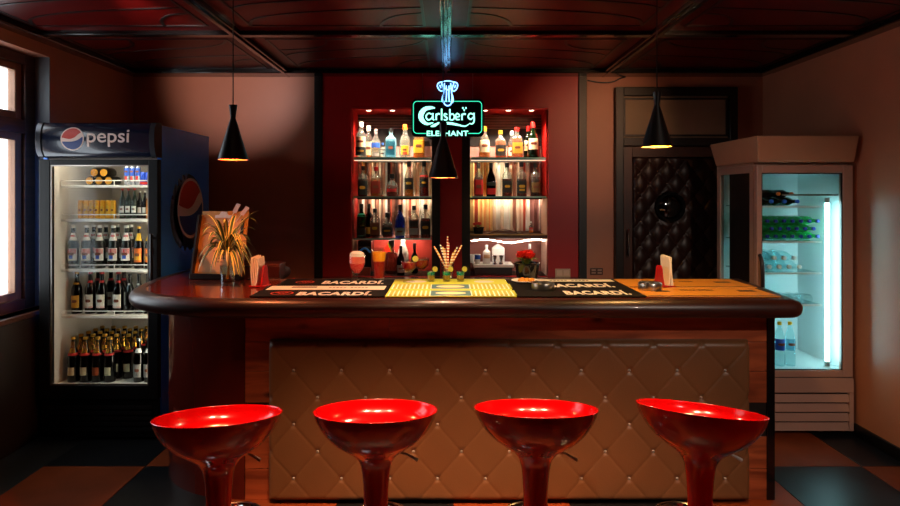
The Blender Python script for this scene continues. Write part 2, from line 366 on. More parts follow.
for ni, (x0, x1) in enumerate(NX):  # the back mirror's reflection of curtains and boards is built as solid parts
    B(x0, x1, ND, ND+.02, NZ0, NZ1).obj('niche_back', NPINK, wall_back)
    B(x0-.02, x0, YB+.0, ND+.02, NZ0, NZ1).obj('niche_side', NRED if ni == 0 else BLACK, wall_back)
    B(x1, x1+.02, YB+.0, ND+.02, NZ0, NZ1).obj('niche_side', BLACK if ni == 0 else NRED, wall_back)
    B(x0, x1, YB, ND, NZ1-.01, NZ1).obj('niche_ceiling', NRED, wall_back)
    B(x0, x1, YB, ND, NZ0-.02, NZ0).obj('niche_floor', BLACK, wall_back)
    for k in range(5): B(x0+.002, x1-.002, ND-.014, ND-.001, 2.215+k*.025, 2.237+k*.025).obj('reflected_board', NBROWN, wall_back, bevel=.002)
    B(x0+.002, x1-.002, ND-.01, ND-.001, 2.05, 2.21).obj('reflected_dark_board', mat('reflected_dark', (40, 34, 34), .35), wall_back)
    zlo = 1.235 if ni == 0 else 1.27
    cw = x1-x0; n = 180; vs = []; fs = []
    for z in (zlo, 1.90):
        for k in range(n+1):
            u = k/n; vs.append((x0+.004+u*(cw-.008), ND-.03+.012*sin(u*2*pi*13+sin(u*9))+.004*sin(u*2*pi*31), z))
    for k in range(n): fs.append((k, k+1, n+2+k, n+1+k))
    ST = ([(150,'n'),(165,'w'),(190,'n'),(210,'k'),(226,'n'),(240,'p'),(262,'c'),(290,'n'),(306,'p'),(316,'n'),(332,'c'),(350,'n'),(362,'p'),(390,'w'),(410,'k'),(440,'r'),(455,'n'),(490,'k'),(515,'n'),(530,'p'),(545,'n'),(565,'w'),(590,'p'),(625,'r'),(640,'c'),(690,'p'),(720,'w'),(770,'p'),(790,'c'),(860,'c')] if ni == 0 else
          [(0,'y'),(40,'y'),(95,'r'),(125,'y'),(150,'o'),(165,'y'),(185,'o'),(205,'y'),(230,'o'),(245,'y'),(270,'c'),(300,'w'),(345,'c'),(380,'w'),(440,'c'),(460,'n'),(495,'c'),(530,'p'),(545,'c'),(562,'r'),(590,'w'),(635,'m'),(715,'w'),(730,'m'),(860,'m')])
    t = thing('reflected_curtain', 'mirror reflection of a cream and brown striped curtain behind the bottles nearer the blue fridge' if ni == 0 else 'mirror reflection of an orange and cream striped curtain behind the bottles nearer the padded door', 'curtain', ((x0+x1)/2, ND-.03, zlo))
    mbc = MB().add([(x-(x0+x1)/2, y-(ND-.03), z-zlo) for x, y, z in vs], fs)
    co = mbc.obj('reflected_cloth', REFL_CURT['w'], t, smooth=True, recalc=False)
    ks = list(REFL_CURT); co.data.materials.clear()
    for q in ks: co.data.materials.append(REFL_CURT[q])
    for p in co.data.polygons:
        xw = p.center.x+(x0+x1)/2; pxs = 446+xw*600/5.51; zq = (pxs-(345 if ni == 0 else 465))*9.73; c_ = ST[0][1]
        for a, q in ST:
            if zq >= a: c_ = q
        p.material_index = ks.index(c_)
    B(-cw/2+.004, cw/2-.004, -.006, .006, 1.90-zlo, 1.912-zlo).obj('reflected_curtain_rod', STEEL, t)
    # bottom backing
    B(x0+.002, x1-.002, ND-.012, ND-.001, NZ0, zlo-.02).obj('niche_low_panel', NLOW if ni == 0 else mat('niche_low_brown', (150, 84, 70), .5), wall_back)
    # downlights in the niche ceiling
    sx_ = x0 if ni == 0 else x1; sg = 1 if ni == 0 else -1
    for q in range(6):
        B(min(sx_, sx_+sg*.008), max(sx_, sx_+sg*.008), YB+.012+q*.052, YB+.058+q*.052, NZ0, 1.21 if ni == 0 else 1.575).obj('side_slat', mat('side_slat_beige', (214, 170, 146), .45), wall_back, bevel=.002)
    for k in range(3):
        cx = x0+cw*(.2+.3*k)
        d = thing('niche_downlight', ['recessed lamp in niche ceiling above the %s', 'recessed lamp in niche ceiling over the middle of the %s', 'recessed lamp in niche ceiling above the %s'][k] %
                  [['white-capped clear bottle', 'blue-fridge-side shelf', 'yellow square bottle'], ['cream-labelled bottle behind the neon sign', 'door-side shelf', 'green red-capped bottle']][ni][k], 'ceiling lamp', (cx, 5.235, NZ1-.01), 0, 'niche downlights')
        MB().lathe([(.022,-.006),(.03,-.006),(.03,0),(.022,0),(.022,-.006)], 20).obj('ring', CHROME, d, smooth=True)
        MB().lathe([(0,-.004),(.0215,-.004),(.0215,-.001),(0,-.001)], 16).obj('lens', glow('niche_lamp_glow', (255, 232, 200), 12), d)
        spot('niche_lamp', (0, 0, -.012), (radians(8), 0, 0), NICHE_W, (255, 226, 196), 110, .5, .02, d)

# --- padded door with transom light
door = sempty('door_1', (1.975, YB, 0)); door['label'] = 'dark leather-padded door with round porthole and frosted transom'
f = MB(); hw = .523
f.box(-hw, -hw+.07, -.06, 0, 0, 2.525); f.box(hw-.07, hw, -.06, 0, 0, 2.525); f.box(-hw+.07, hw-.07, -.06, 0, 2.45, 2.525); f.box(-hw+.07, hw-.07, -.06, 0, 2.02, 2.09)
f.obj('door_frame', mat('door_frame_black', (16, 13, 12), .35), door, bevel=.006)
B(-hw+.07, hw-.07, -.02, -.012, 2.09, 2.45).obj('transom_pane', mat('frosted_transom', (150, 130, 106), .22, var=.08, vscale=4, coat=.3), door)
f = MB(); f.box(-hw+.09, hw-.09, -.035, -.021, 2.105, 2.12); f.box(-hw+.09, hw-.09, -.035, -.021, 2.42, 2.435)
f.box(-hw+.075, -hw+.09, -.035, -.021, 2.105, 2.435); f.box(hw-.09, hw-.075, -.035, -.021, 2.105, 2.435); f.obj('transom_bead', BLACK, door)
dw = hw-.072
f = MB(); f.box(-dw, -dw+.075, -.045, -.005, .01, 2.015); f.box(dw-.075, dw, -.045, -.005, .01, 2.015); f.box(-dw+.075, dw-.075, -.045, -.005, 1.925, 2.015); f.box(-dw+.075, dw-.075, -.045, -.005, .01, .12)
f.obj('door_leaf', wood('door_brown', (52, 24, 14), (74, 36, 22), .35, (8, 1, 1)), door, bevel=.003)
def tufted(x0, x1, z0, z1, nx, nz, a, b, ox, oz, fn, y, edge, back):
    vs = []; fs = []
    for j in range(nz+1):
        for i in range(nx+1):
            x = x0+(x1-x0)*i/nx; z = z0+(z1-z0)*j/nz
            u = (x-ox)/a+(z-oz)/(2*b); v = (x-ox)/a-(z-oz)/(2*b)
            h = fn(x, z, u, v); e = min(x-x0, x1-x, z-z0, z1-z)
            if e < edge: h -= edge*(1-math.sqrt(max(0, 1-(1-e/edge)**2)))
            vs.append((x, y-h, z))
    for j in range(nz):
        for i in range(nx):
            o = j*(nx+1)+i; fs.append((o, o+1, o+nx+2, o+nx+1))
    o = len(vs); vs += [(x0,back,z0),(x1,back,z0),(x1,back,z1),(x0,back,z1)]
    bl, br, tl, tr = 0, nx, nz*(nx+1), nz*(nx+1)+nx
    fs += [(o+3, o+2, o+1, o)]
    fs += [tuple([o, o+1]+list(range(br, bl-1, -1))), tuple([o+2, o+3]+list(range(tl, tr+1)))]
    fs += [tuple([o+1, o+2]+[j*(nx+1)+nx for j in range(nz, -1, -1)]), tuple([o+3, o]+[j*(nx+1) for j in range(nz+1)])]
    return MB().add(vs, fs)
px, pz = -.056, 1.496
def fdoor(x, z, u, v):
    h = .028*(abs(sin(pi*u))*abs(sin(pi*v)))**.45
    r = math.hypot(x-px, z-pz)
    return h*min(1, max(0, (r-.10)/.06))
tufted(-dw+.077, dw-.077, .122, 1.923, 80, 170, .155, .105, 0, .12, fdoor, -.04, .02, -.006).obj('padded_panel', mat('door_leather', (44, 20, 13), .42, bump=.1, bscale=180), door, smooth=True)
bt = MB().lathe([(0,0),(.009,.001),(.01,.005),(.006,.009),(0,.01)], 10).xform(Matrix.Rotation(pi/2, 4, 'X')).mesh('stud', mat('door_stud', (60, 34, 22), .25, metal=.6), True)
for r_ in range(0, 18):
    for c_ in range(-3, 4):
        x = c_*.155+(.0775 if r_ % 2 else 0); z = .12+r_*.105
        if abs(x) < dw-.11 and .2 < z < 1.88 and math.hypot(x-px, z-pz) > .15: link('stud', bt, door, loc=(x, -.038, z))
ph = MB().lathe([(.10,0),(.13,0),(.135,.012),(.125,.03),(.105,.03),(.10,.012),(.10,0)], 32).xform(Matrix.Translation((px,-.04,pz)) @ Matrix.Rotation(pi/2, 4, 'X')).obj('porthole_ring', mat('porthole_black', (20, 17, 17), .2, metal=.5), door, smooth=True)
MB().lathe([(0,.028),(.05,.022),(.085,.012),(.1035,.002),(.1035,-.001),(0,-.001)], 28).xform(Matrix.Translation((px,-.045,pz)) @ Matrix.Rotation(pi/2, 4, 'X')).obj('porthole_glass', mat('porthole_mirror', (120, 124, 128), .06, metal=1), door, smooth=True)
mb = MB(); mb.tube([(-dw+.03, -.085, 1.08), (-dw+.03, -.085, 1.31)], .008, 10); mb.tube([(-dw+.03, -.085, 1.11), (-dw+.03, -.044, 1.11)], .005); mb.tube([(-dw+.03, -.085, 1.28), (-dw+.03, -.044, 1.28)], .005)
mb.obj('door_handle', CHROME, door, smooth=True)

# ================================================================== BAR COUNTER
CZ = 1.08
bar = thing('bar_counter', 'long wooden bar counter with tufted leather front and rounded end', 'bar counter', (0, 3.15, 0))
PLK = wood('bar_plank', (112, 48, 26), (176, 88, 50), .38, (1.2, 9, 9), knots=True)
BODY = mat('bar_carcass_black', (12, 10, 9), .5)
# carcass, local y = world y - 3.15
path = [(1.725, .02), (-1.06, .02)] + [(-1.06-.56*sin(radians(a)), .49-.47*cos(radians(a))) for a in range(6, 91, 6)] + [(-1.62, 1.25)]
inner = [(-1.2, 1.25), (-1.2, .5), (1.725, .5)]
MB().slab(path+inner, 0, .985).obj('carcass', BODY, bar)
zs = [(.0, .162), (.165, .33), (.51, .672), (.675, .827), (.83, .985)]
for k, (z0, z1) in enumerate(zs):
    cut = [-.1, .55, .3, .75, -.3][k]
    for a, b in ((-1.055, cut), (cut+.002, 1.683)):
        o = B(-(b-a)/2, (b-a)/2, 0, .02, 0, z1-z0).obj('plank', PLK, bar, bevel=.002); o.location = ((a+b)/2, 0, z0)
B(-1.055, 1.683, .006, .02, .331, .509).obj('black_band', BODY, bar)
B(1.683, 1.725, -.005, .5, 0, .985).obj('end_post', BLACKGLOSS, bar, bevel=.003)
# rounded end, lacquered
cp = [(-1.058, 0.0)] + [(-1.06-.58*sin(radians(a)), .49-.49*cos(radians(a))) for a in range(3, 91, 3)] + [(-1.64, 1.25)]
ci = [(-1.62, 1.25), (-1.62, .5)] + [(-1.06-.56*sin(radians(a)), .49-.47*cos(radians(a))) for a in range(87, 2, -3)] + [(-1.058, .019)]
MB().slab(cp+ci, 0, .985).obj('rounded_end', mat('bar_red_lacquer', (84, 22, 14), .22, coat=.5, var=.2, vscale=3, stretch=(1, 1, .15)), bar, smooth=True)
# tufted leather front
bx0, bx1, bz0, bz1 = -.92, 1.573, .02, .845
A_, B2 = .2476, .1395; OX, OZ = -.787, .694
def fbar(x, z, u, v):
    du = abs(u-round(u)); dv = abs(v-round(v))
    h = .004-.0025*math.exp(-(du/.022)**2)-.0025*math.exp(-(dv/.022)**2)
    h -= .009*math.exp(-(math.hypot(du, dv)/.08)**2)
    h += .003*(abs(sin(pi*u))*abs(sin(pi*v)))**.5
    return h
LEA = mat('bar_leather', (106, 70, 42), .42, bump=.2, bscale=130, var=.1, vscale=2.5)
tuft = tufted(bx0, bx1, bz0, bz1, 420, 140, A_, B2, OX, OZ, fbar, -.055, .03, -.001).obj('padded_panel', LEA, bar, smooth=True, label='tan tufted leather panel with crystal buttons')
bt = MB().lathe([(0,0),(.008,0),(.0085,.004),(.005,.008),(0,.009)], 8).xform(Matrix.Rotation(pi/2, 4, 'X')).mesh('button', mat('crystal_button', (180, 170, 160), .2, metal=.4))
for r_ in range(-1, 6):
    for c_ in range(-2, 12):
        x = OX+c_*A_+(A_/2 if r_ % 2 else 0); z = OZ-r_*B2
        if bx0+.05 < x < bx1-.05 and bz0+.06 < z < bz1-.06: link('button', bt, tuft, loc=(x, -.047, z))
# worktop
top = thing('bar_worktop', 'glossy dark red wooden bar top with rounded bullnose edge', 'worktop', (0, 3.15, CZ))
out = [(1.86, .63), (1.82, .2), (1.78, -.15)] + arc(1.71, -.14, .07, .07, 0, -90, 6)[1:] + [(1.2,-.21),(.4,-.21),(-.4,-.21),(-.9,-.21)]
out += catmull([(-1.0,-.21),(-1.2,-.195),(-1.42,-.13),(-1.62,-.01),(-1.745,.15),(-1.805,.35),(-1.84,.6),(-1.848,.8),(-1.848,1.0),(-1.848,1.3)], 5)
out += [(-1.15, 1.3), (-1.15, .63)]
def inset(poly, d):
    n = len(poly); res = []
    for i in range(n):
        p0, p1, p2 = (Vector(poly[i-1]), Vector(poly[i]), Vector(poly[(i+1) % n]))
        a = (p1-p0).normalized(); b = (p2-p1).normalized(); na = Vector((a.y, -a.x)); nb = Vector((b.y, -b.x))
        m = na+nb; m = m/ max(.35, m.dot(na)) if m.length > 1e-6 else na
        res.append((p1.x+m.x*d, p1.y+m.y*d))
    return res
sgn = 1 if inset(out, .05)[5][1] > out[5][1] else -1
vs = []; fs = []; rows = 11; R_ = .046; n = len(out)
for k in range(rows):
    ph_ = -pi/2+pi*k/(rows-1)
    for (x, y) in inset(out, sgn*R_*(1-cos(ph_))*1.0): vs.append((x, y, -.046+R_*sin(ph_)))
for (x, y) in inset(out, sgn*(R_+.035)): vs.append((x, y, 0))
for (x, y) in inset(out, sgn*(R_+.037)): vs.append((x, y, -.004))
for k in range(rows+1):
    for i in range(n):
        j = (i+1) % n; fs.append((k*n+i, k*n+j, (k+1)*n+j, (k+1)*n+i))
fs.append(tuple(range(n)))
EDGE = wood('bar_edge_wood', (34, 13, 9), (54, 21, 14), .38, (2, 2, 2), coat=.08)
MB().add(vs, fs).obj('bullnose_edge', EDGE, top, smooth=True)
MB().slab(inset(out, sgn*(R_+.036)), -.03, -.002).obj('top_board', wood('bar_top_wood', (82, 26, 14), (132, 48, 26), .22, (1.2, 10, 10), coat=.6), top)

# ================================================================== STOOLS
SRED = mat('stool_red_plastic', (150, 2, 4), .16, coat=.1, spec=.35)
def stool(x, y, dirang, tilt, dz, label):
    t = thing('bar_stool', label, 'bar stool', (x, y, 0), 0, 'red bucket stools along the bar')
    dx, dy = sin(dirang), -cos(dirang)
    def warp(p, r, a):
        wgt = min(1, max(0, (p[2]-.66)/.17)); q = (p[0]*dx+p[1]*dy)/.22
        return (p[0], p[1], p[2]+tilt*.5*q*wgt+dz)
    outer = catmull([(.046,.40),(.044,.44),(.043,.50),(.046,.57),(.051,.62),(.06,.655),(.082,.685),(.118,.711),(.158,.738),(.19,.772),(.211,.808),(.22,.835)], 4)
    inn = catmull([(.2215,.838),(.219,.840),(.215,.836),(.205,.806),(.185,.778),(.15,.757),(.09,.744),(.0,.74)], 4)
    MB().lathe([(0,.40)]+outer+inn[:-1]+[(0,.74)], 56, warp=warp).obj('seat_shell', SRED, t, smooth=True)
    MB().lathe([(0,.08),(.03,.08),(.03,.385),(0,.385)], 20).obj('column', CHROME, t, smooth=True)
    MB().lathe([(0,0),(.2,0),(.205,.008),(.19,.02),(.08,.04),(.045,.07),(.04,.10),(0,.10)], 40).obj('base', CHROME, t, smooth=True)
    mb = MB(); loop = arc(0, .11, .12, .14, -60, 240, 24)
    mb.tube([(p[0], p[1], .36) for p in loop], .01, 8); mb.tube([(loop[0][0], loop[0][1], .36), (.02, .0, .36)], .009, 8); mb.tube([(loop[-1][0], loop[-1][1], .36), (-.02, .0, .36)], .009, 8)
    MB.lathe(mb, [(.029,.335),(.038,.335),(.038,.385),(.029,.385)], 20)
    mb.obj('footrest', CHROME, t, smooth=True)
    lv = MB().tube([(.05, .0, .68), (.11, .0, .668), (.15, .0, .645)], [.004, .004, .007], 8).obj('height_lever', mat('lever_grey', (170, 168, 165), .3), t, smooth=True)
    return t
stool(-.818, 2.16, radians(9), .08, -.031, 'red bucket bar stool before the rounded end of the bar')
stool(-.252, 2.16, radians(0), .072, -.012, 'red bucket bar stool with pale glare in its seat, second from the blue fridge')
stool(.322, 2.16, radians(-2), .088, -.004, 'red bucket bar stool under the yellow bar mat, third from the blue fridge')
stool(.914, 2.16, radians(-25), .10, -.008, 'red bucket bar stool turned sideways in front of the glass fridge end')

# downlights added out of view to brighten the seats and leather front
for k, (x, lb) in enumerate(((-.83, 'added unseen ceiling downlight above the stool by the rounded bar end'), (-.25, 'added unseen ceiling downlight above the second stool'), (.32, 'added unseen ceiling downlight above the third stool'), (.9, 'added unseen ceiling downlight above the sideways stool'))):
    d = thing('added_downlight', lb, 'ceiling lamp', (x, 1.75, ZC), 0, 'added downlights over the stools')
    MB().lathe([(.045,-.012),(.062,-.01),(.065,0),(.045,0),(.045,-.012)], 24).obj('ring', CHROME, d, smooth=True)
    MB().lathe([(0,-.005),(.044,-.005),(.044,-.001),(0,-.001)], 20).obj('lens', glow('added_downlight_glow', (255, 214, 170), 6), d)
    spot('added_downlight_lamp', (0, 0, -.02), (radians(13), 0, 0), ADDED_DOWNLIGHT_W*(.6, 1.15, 1.15, .7)[k], (255, 196, 150), 52, .85, .04, d)

# added unseen spotlights: two wash the back wall, one lights the bar end
for (x, y, tx, ty, tz, wt, rgb, an, lb) in (
        (-1.7, 2.72, -1.80, 5.19, 2.58, 105, (255, 226, 220), 34, 'added unseen black ceiling spotlight aimed at the beige wall above the blue fridge'),
        (1.75, 2.72, 1.30, 5.19, 2.15, 60, (255, 190, 140), 36, 'added unseen black ceiling spotlight aimed at the wall beside the padded door'),
        (1.9, .2, 1.75, 3.8, .45, 140, (255, 232, 214), 58, 'added unseen black ceiling spotlight in the room, aimed at the glass fridge base')):
    d = thing('added_spotlight', lb, 'ceiling lamp', (x, y, ZC), 0, 'added ceiling spotlights')
    MB().lathe([(0,-.03),(.03,-.03),(.034,-.02),(.034,0),(0,0)], 20).obj('mount', BLACK, d, smooth=True)
    MB().tube([(0,0,-.025),(0,0,-.09)], .008).obj('arm', BLACK, d, smooth=True)
    el = math.atan2(tz-(ZC-.10), math.hypot(tx-x, ty-y)); az = math.atan2(tx-x, ty-y)
    M2 = Matrix.Translation((0, 0, -.10)) @ Matrix.Rotation(-az, 4, 'Z') @ Matrix.Rotation(pi/2+el, 4, 'X')
    MB().lathe([(0,.05),(.028,.05),(.036,.03),(.038,-.06),(.034,-.06),(.032,-.03),(0,-.03)], 20).xform(M2).obj('lamp_head', BLACK, d, smooth=True)
    so = spot('added_spotlight_lamp', (0, 0, 0), (0, 0, 0), wt, rgb, an, .9, .03, d)
    so.matrix_local = M2 @ Matrix.Translation((0, 0, -.062))
# ================================================================== PENDANTS
SH = mat('pendant_black', (13, 12, 12), .35)
def pendant(x, y, zb, label, inner, w):
    t = thing('pendant_lamp', label, 'pendant lamp', (x, y, zb), 0, 'cone pendants over the bar')
    MB().lathe([(.0755,0),(.078,.0),(.0135,.215),(.0135,.222),(.021,.284),(0,.286)], 32).obj('shade', SH, t, smooth=True)
    MB().lathe([(.075,.002),(.0125,.21),(0,.212)], 32).obj('shade_lining', mat('pendant_lining_'+inner[0], inner[1], .35, metal=.6), t, smooth=True)
    MB().lathe([(.003,.285),(.003,ZC-zb-.02)], 8).obj('cord', BLACK, t, smooth=True)
    MB().lathe([(.045,ZC-zb-.001),(.045,ZC-zb-.02),(.01,ZC-zb-.03),(0,ZC-zb-.03)][::-1], 20).obj('ceiling_rose', BLACK, t, smooth=True)
    MB().lathe([(0,.05),(.02,.058),(.026,.08),(.018,.105),(.01,.12),(.01,.16),(0,.16)], 16).obj('bulb', glow('pendant_bulb_'+inner[0], inner[2], 8), t, smooth=True)
    point('pendant_light', (0, 0, .04), w, inner[2], .02, t)
pendant(-1.10, 3.1, 1.781, 'black cone pendant lamp hanging before the beige wall by the blue fridge', ('copper', (190, 90, 50), (255, 150, 90)), PENDANT_W*.8)
pendant(-.015, 3.1, 1.688, 'black cone pendant lamp hanging in front of the neon sign', ('copper', (190, 90, 50), (255, 206, 160)), PENDANT_W*.85)
pendant(1.09, 3.1, 1.848, 'black cone pendant lamp hanging in front of the frosted transom', ('gold', (215, 160, 70), (255, 200, 120)), PENDANT_W*.8)

# ================================================================== NEON SIGN
def decal(polys, place, m, name, parent, fine=.012, label=None):
    bm = bmesh.new()
    for poly in polys:
        try: bm.faces.new([bm.verts.new((p[0], p[1], 0)) for p in poly])
        except ValueError: pass
    bmesh.ops.triangulate(bm, faces=bm.faces)
    for _ in range(4):
        es = [e for e in bm.edges if e.calc_length() > fine]
        if not es: break
        bmesh.ops.subdivide_edges(bm, edges=es, cuts=1); bmesh.ops.triangulate(bm, faces=bm.faces)
    for v in bm.verts: v.co = Vector(place(v.co.x, v.co.y))
    bmesh.ops.recalc_face_normals(bm, faces=bm.faces)
    me = bpy.data.meshes.new(name); bm.to_mesh(me); bm.free(); me.materials.append(m)
    return link(name, me, parent, label)
sign = thing('neon_sign', 'black neon sign with green lettering and blue elephant head', 'neon sign', (.014, 5.02, 2.249)); sign.scale = (1.054,)*3
K = 1/(7.79*126)
def zz(p): return ((p[0]-337)*K, -(p[1]-325)*K)
def rrect(x0, x1, z0, z1, r, n=6):
    return arc(x1-r, z1-r, r, r, 0, 90, n)+arc(x0+r, z1-r, r, r, 90, 180, n)+arc(x0+r, z0+r, r, r, 180, 270, n)+arc(x1-r, z0+r, r, r, 270, 360, n)
MB().prism(rrect(-.286, .286, -.155, .145, .035), 0, .035).obj('board', mat('sign_black', (6, 9, 9), .25), sign, bevel=.003)
GN = glow('neon_green', (150, 255, 226), NEON); GT = glow('neon_green_frame', (60, 230, 180), NEON*.55); BL = glow('neon_blue', (130, 195, 255), NEON*1.5)
fr = [(170,450),(100,450)]+[(100-30*sin(radians(a)), 420+30*cos(radians(a))) for a in range(0, 91, 15)]+[(100-30*cos(radians(a)), 230-30*sin(radians(a))) for a in range(0, 91, 15)]
fr += [(572+30*sin(radians(a)), 230-30*cos(radians(a))) for a in range(0, 91, 15)]+[(572+30*cos(radians(a)), 420+30*sin(radians(a))) for a in range(0, 91, 15)]+[(495,450)]
MB().tube([(zz(p)[0], -.004, zz(p)[1]) for p in fr], .003, 8).obj('frame_tube', GT, sign, smooth=True)
strokes = [
 [(238,252,8),(205,250,22),(165,258,30),(138,285,38),(128,318,38),(142,352,32),(178,376,18),(225,366,6)],
 [(205,396,4),(232,388,20),(272,366,10)],
 [(212,300,9),(190,293,9),(172,308,10),(170,328,10),(185,344,10),(205,338,8),(219,320,8)], [(222,292,11),(222,336,11),(233,345,8)],
 [(248,296,10),(248,346,11)], [(250,312,6),(262,297,10),(276,300,12)],
 [(290,258,11),(290,346,11)],
 [(333,304,8),(318,296,8),(307,306,10),(320,320,11),(334,333,10),(322,346,9),(306,340,7)],
 [(354,260,11),(354,346,10)], [(356,310,6),(374,298,9),(390,318,10),(380,342,10),(358,344,8)],
 [(402,322,6),(428,318,7),(424,302,9),(408,296,9),(397,318,11),(406,340,10),(430,342,7)],
 [(448,298,10),(448,346,11)], [(450,312,6),(462,298,10),(478,302,12)],
 [(536,304,8),(516,294,9),(499,308,10),(500,330,10),(518,340,9),(536,322,8)], [(541,290,10),(543,350,10),(530,374,9),(505,372,7)],
 [(328,370,18),(370,374,18),(420,384,13),(470,394,8),(503,378,5)],
 [(466,276,6),(466,262,12)], [(450,252,12),(460,252,13)], [(474,252,13),(484,252,12)]]
for st in strokes:
    pts = catmull(st, 5) if len(st) > 2 else st
    pts = [(zz(p)[0], zz(p)[1], p[2]*K) for p in pts]
    strip_mb(MB(), pts, .01, lambda u, v, t: (u, -.001-t, v), .007).obj('script_letter', GN, sign)
tm = text_mesh('ELEPHANT', .056, bold=.0012, space=1.08, extrude=.003); tm.materials.append(GN)
xs_ = [v.co.x for v in tm.vertices]; sc_ = .329/(max(xs_)-min(xs_)); tm.transform(Matrix.Diagonal((sc_, 1, 1, 1)))
link('lettering', tm, sign, loc=(-.003, -.005, -.146), rot=(pi/2, 0, 0))
el = [[(290,52),(266,60),(257,84),(272,114),(297,122),(300,96),(292,70),(290,52)], [(384,52),(408,60),(414,84),(400,114),(377,122),(374,96),(382,70),(384,52)],
      [(290,52),(337,43),(384,52)], [(312,62),(306,120),(302,180),(312,222),(337,236),(362,222),(370,180),(366,120),(360,62)],
      [(326,80),(328,150),(324,205)], [(348,80),(346,150),(350,205)], [(300,150),(294,195),(304,214)], [(373,150),(380,195),(370,214)], [(315,100),(337,112),(358,100)], [(276,76),(284,98)], [(398,76),(390,98)]]
mb = MB()
for st in el: mb.tube([(zz(p)[0], -.012-(.004 if k else 0), zz(p)[1]) for k, p in enumerate(catmull(st, 4))], .0045, 6)
mb.obj('elephant_tube', BL, sign, smooth=True, label='blue glowing elephant head outline')
MB().prism([(zz(p)[0], zz(p)[1]) for p in [(290,46),(258,70),(256,95),(280,126),(300,130),(296,215),(318,240),(356,240),(378,215),(374,130),(394,126),(418,95),(414,70),(384,46)]], -.004, .0).obj('emblem_back', mat('sign_navy', (8, 20, 60), .4), sign)
for sx in (-.2, .2): MB().tube([(sx, .017, .14), (sx, .017, (ZC-2.249)/1.054+.004)], .0015, 6).obj('hanging_wire', STEEL, sign)

# ================================================================== BOTTLES
PROF = {
 'beer': ([(0,0),(.94,0),(1,.012),(1,.55),(.94,.61),(.6,.72),(.42,.79),(.38,.955),(0,.955)], (.43,.945,1)),
 'spirit': ([(0,0),(.95,0),(1,.012),(1,.60),(.92,.66),(.5,.73),(.36,.78),(.36,.9),(0,.9)], (.42,.86,1)),
 'tall': ([(0,0),(.95,0),(1,.012),(1,.5),(.86,.6),(.5,.72),(.38,.78),(.36,.9),(0,.9)], (.42,.84,1)),
 'round': ([(0,0),(.7,0),(.92,.05),(1,.2),(.98,.42),(.8,.58),(.4,.68),(.32,.76),(.32,.86),(0,.86)], (.42,.8,1)),
 'water': ([(0,0),(.9,0),(1,.02),(1,.28),(.92,.33),(1,.38),(1,.6),(.85,.72),(.4,.87),(.36,.95),(0,.95)], (.42,.93,1)),
 'can': ([(0,0),(.82,0),(1,.05),(1,.92),(.84,.975),(.84,1),(.78,1),(.78,.985),(0,.985)], None)}
MC = {}
def lin_of(m): return tuple(m.node_tree.nodes['Principled BSDF'].inputs['Base Color'].default_value)[:3] if 'Principled BSDF' in m.node_tree.nodes else (1, 1, 1)
def rad_at(prof, z):
    for (r0, z0), (r1, z1) in zip(prof, prof[1:]):
        if z0 <= z <= z1 and z1 > z0: return r0+(r1-r0)*(z-z0)/(z1-z0)
    return prof[-1][0]
def bottle_meshes(kind, H, R, gm, cm, labels, liq, sq, fy):
    key = (kind, H, R, gm.name, cm.name if cm else 0, tuple((a, b, m.name, c) for a, b, m, c in labels), liq[0].name if liq else 0, liq[1] if liq else 0, sq, fy)
    if key in MC: return MC[key]
    pf, cap = PROF[kind]; prof = [(r*R, z*H) for r, z in pf]; res = []
    res.append(('body', MB().lathe(prof, 22, sq=sq, fy=fy).mesh('body', gm, True)))
    if liq:
        lp = [(r*.9, max(z, .004*H)) for r, z in prof if z < liq[1]*H]; lp.append((rad_at(prof, liq[1]*H)*.9, liq[1]*H)); lp.append((0, liq[1]*H))
        res.append(('liquid', MB().lathe(lp, 18, sq=sq, fy=fy).mesh('liquid', liq[0], True)))
    if cap and cm: res.append(('cap', MB().lathe([(0,cap[1]*H),(cap[0]*R,cap[1]*H),(cap[0]*R,cap[2]*H-.002),(cap[0]*R*.85,cap[2]*H),(0,cap[2]*H)], 16).mesh('cap', cm, True)))
    for (a, b, m, half) in labels:
        vs = []; fs = []; nn = 16; nz = 4
        for j in range(nz+1):
            z = (a+(b-a)*j/nz)*H; r = rad_at(prof, z)+.0008
            for k in range(nn+1):
                t = radians(-90-half+2*half*k/nn); ca, sa = cos(t), sin(t)
                f = 1/(abs(ca)**sq+abs(sa)**sq)**(1/sq)
                vs.append((r*f*ca, (r*f*sa)*fy-(.0006 if fy != 1 else 0), z))
        for j in range(nz):
            for k in range(nn): o = j*(nn+1)+k; fs.append((o, o+1, o+nn+2, o+nn+1))
        res.append(('label', MB().add(vs, fs).mesh('label', m, True)))
        if b-a > .2 and half >= 36:
            vs = []; fs = []; dark = sum(lin_of(m)) < .25
            for j, zf in enumerate((.42, .47, .6, .65)):
                z = (a+(b-a)*zf)*H; r = rad_at(prof, z)+.0014; hh = half*(.35 if j in (0, 3) else .55)
                for k in range(9):
                    t = radians(-90-hh+2*hh*k/8); ca, sa = cos(t), sin(t); f = 1/(abs(ca)**sq+abs(sa)**sq)**(1/sq)
                    vs.append((r*f*ca, r*f*sa*fy-(.0012 if fy != 1 else 0), z))
            for j in range(3):
                for k in range(8): o = j*9+k; fs.append((o, o+1, o+10, o+9))
            res.append(('label_mark', MB().add(vs, fs).mesh('label_mark', P_G if dark else P_T, True)))
    MC[key] = res; return res
def bottle(name, label, loc, H, R, kind, gm, cm, labels=(), liq=None, group=None, sq=2.0, fy=1.0, rz=0, rot=None, cat='bottle'):
    t = thing(name, label, cat, loc, rz, group)
    if rot: t.rotation_euler = rot
    for n_, me in bottle_meshes(kind, H, R, gm, cm, list(labels), liq, sq, fy): link(n_, me, t)
    return t
def paper(n, c): return mat('paper_'+n, c, .55)
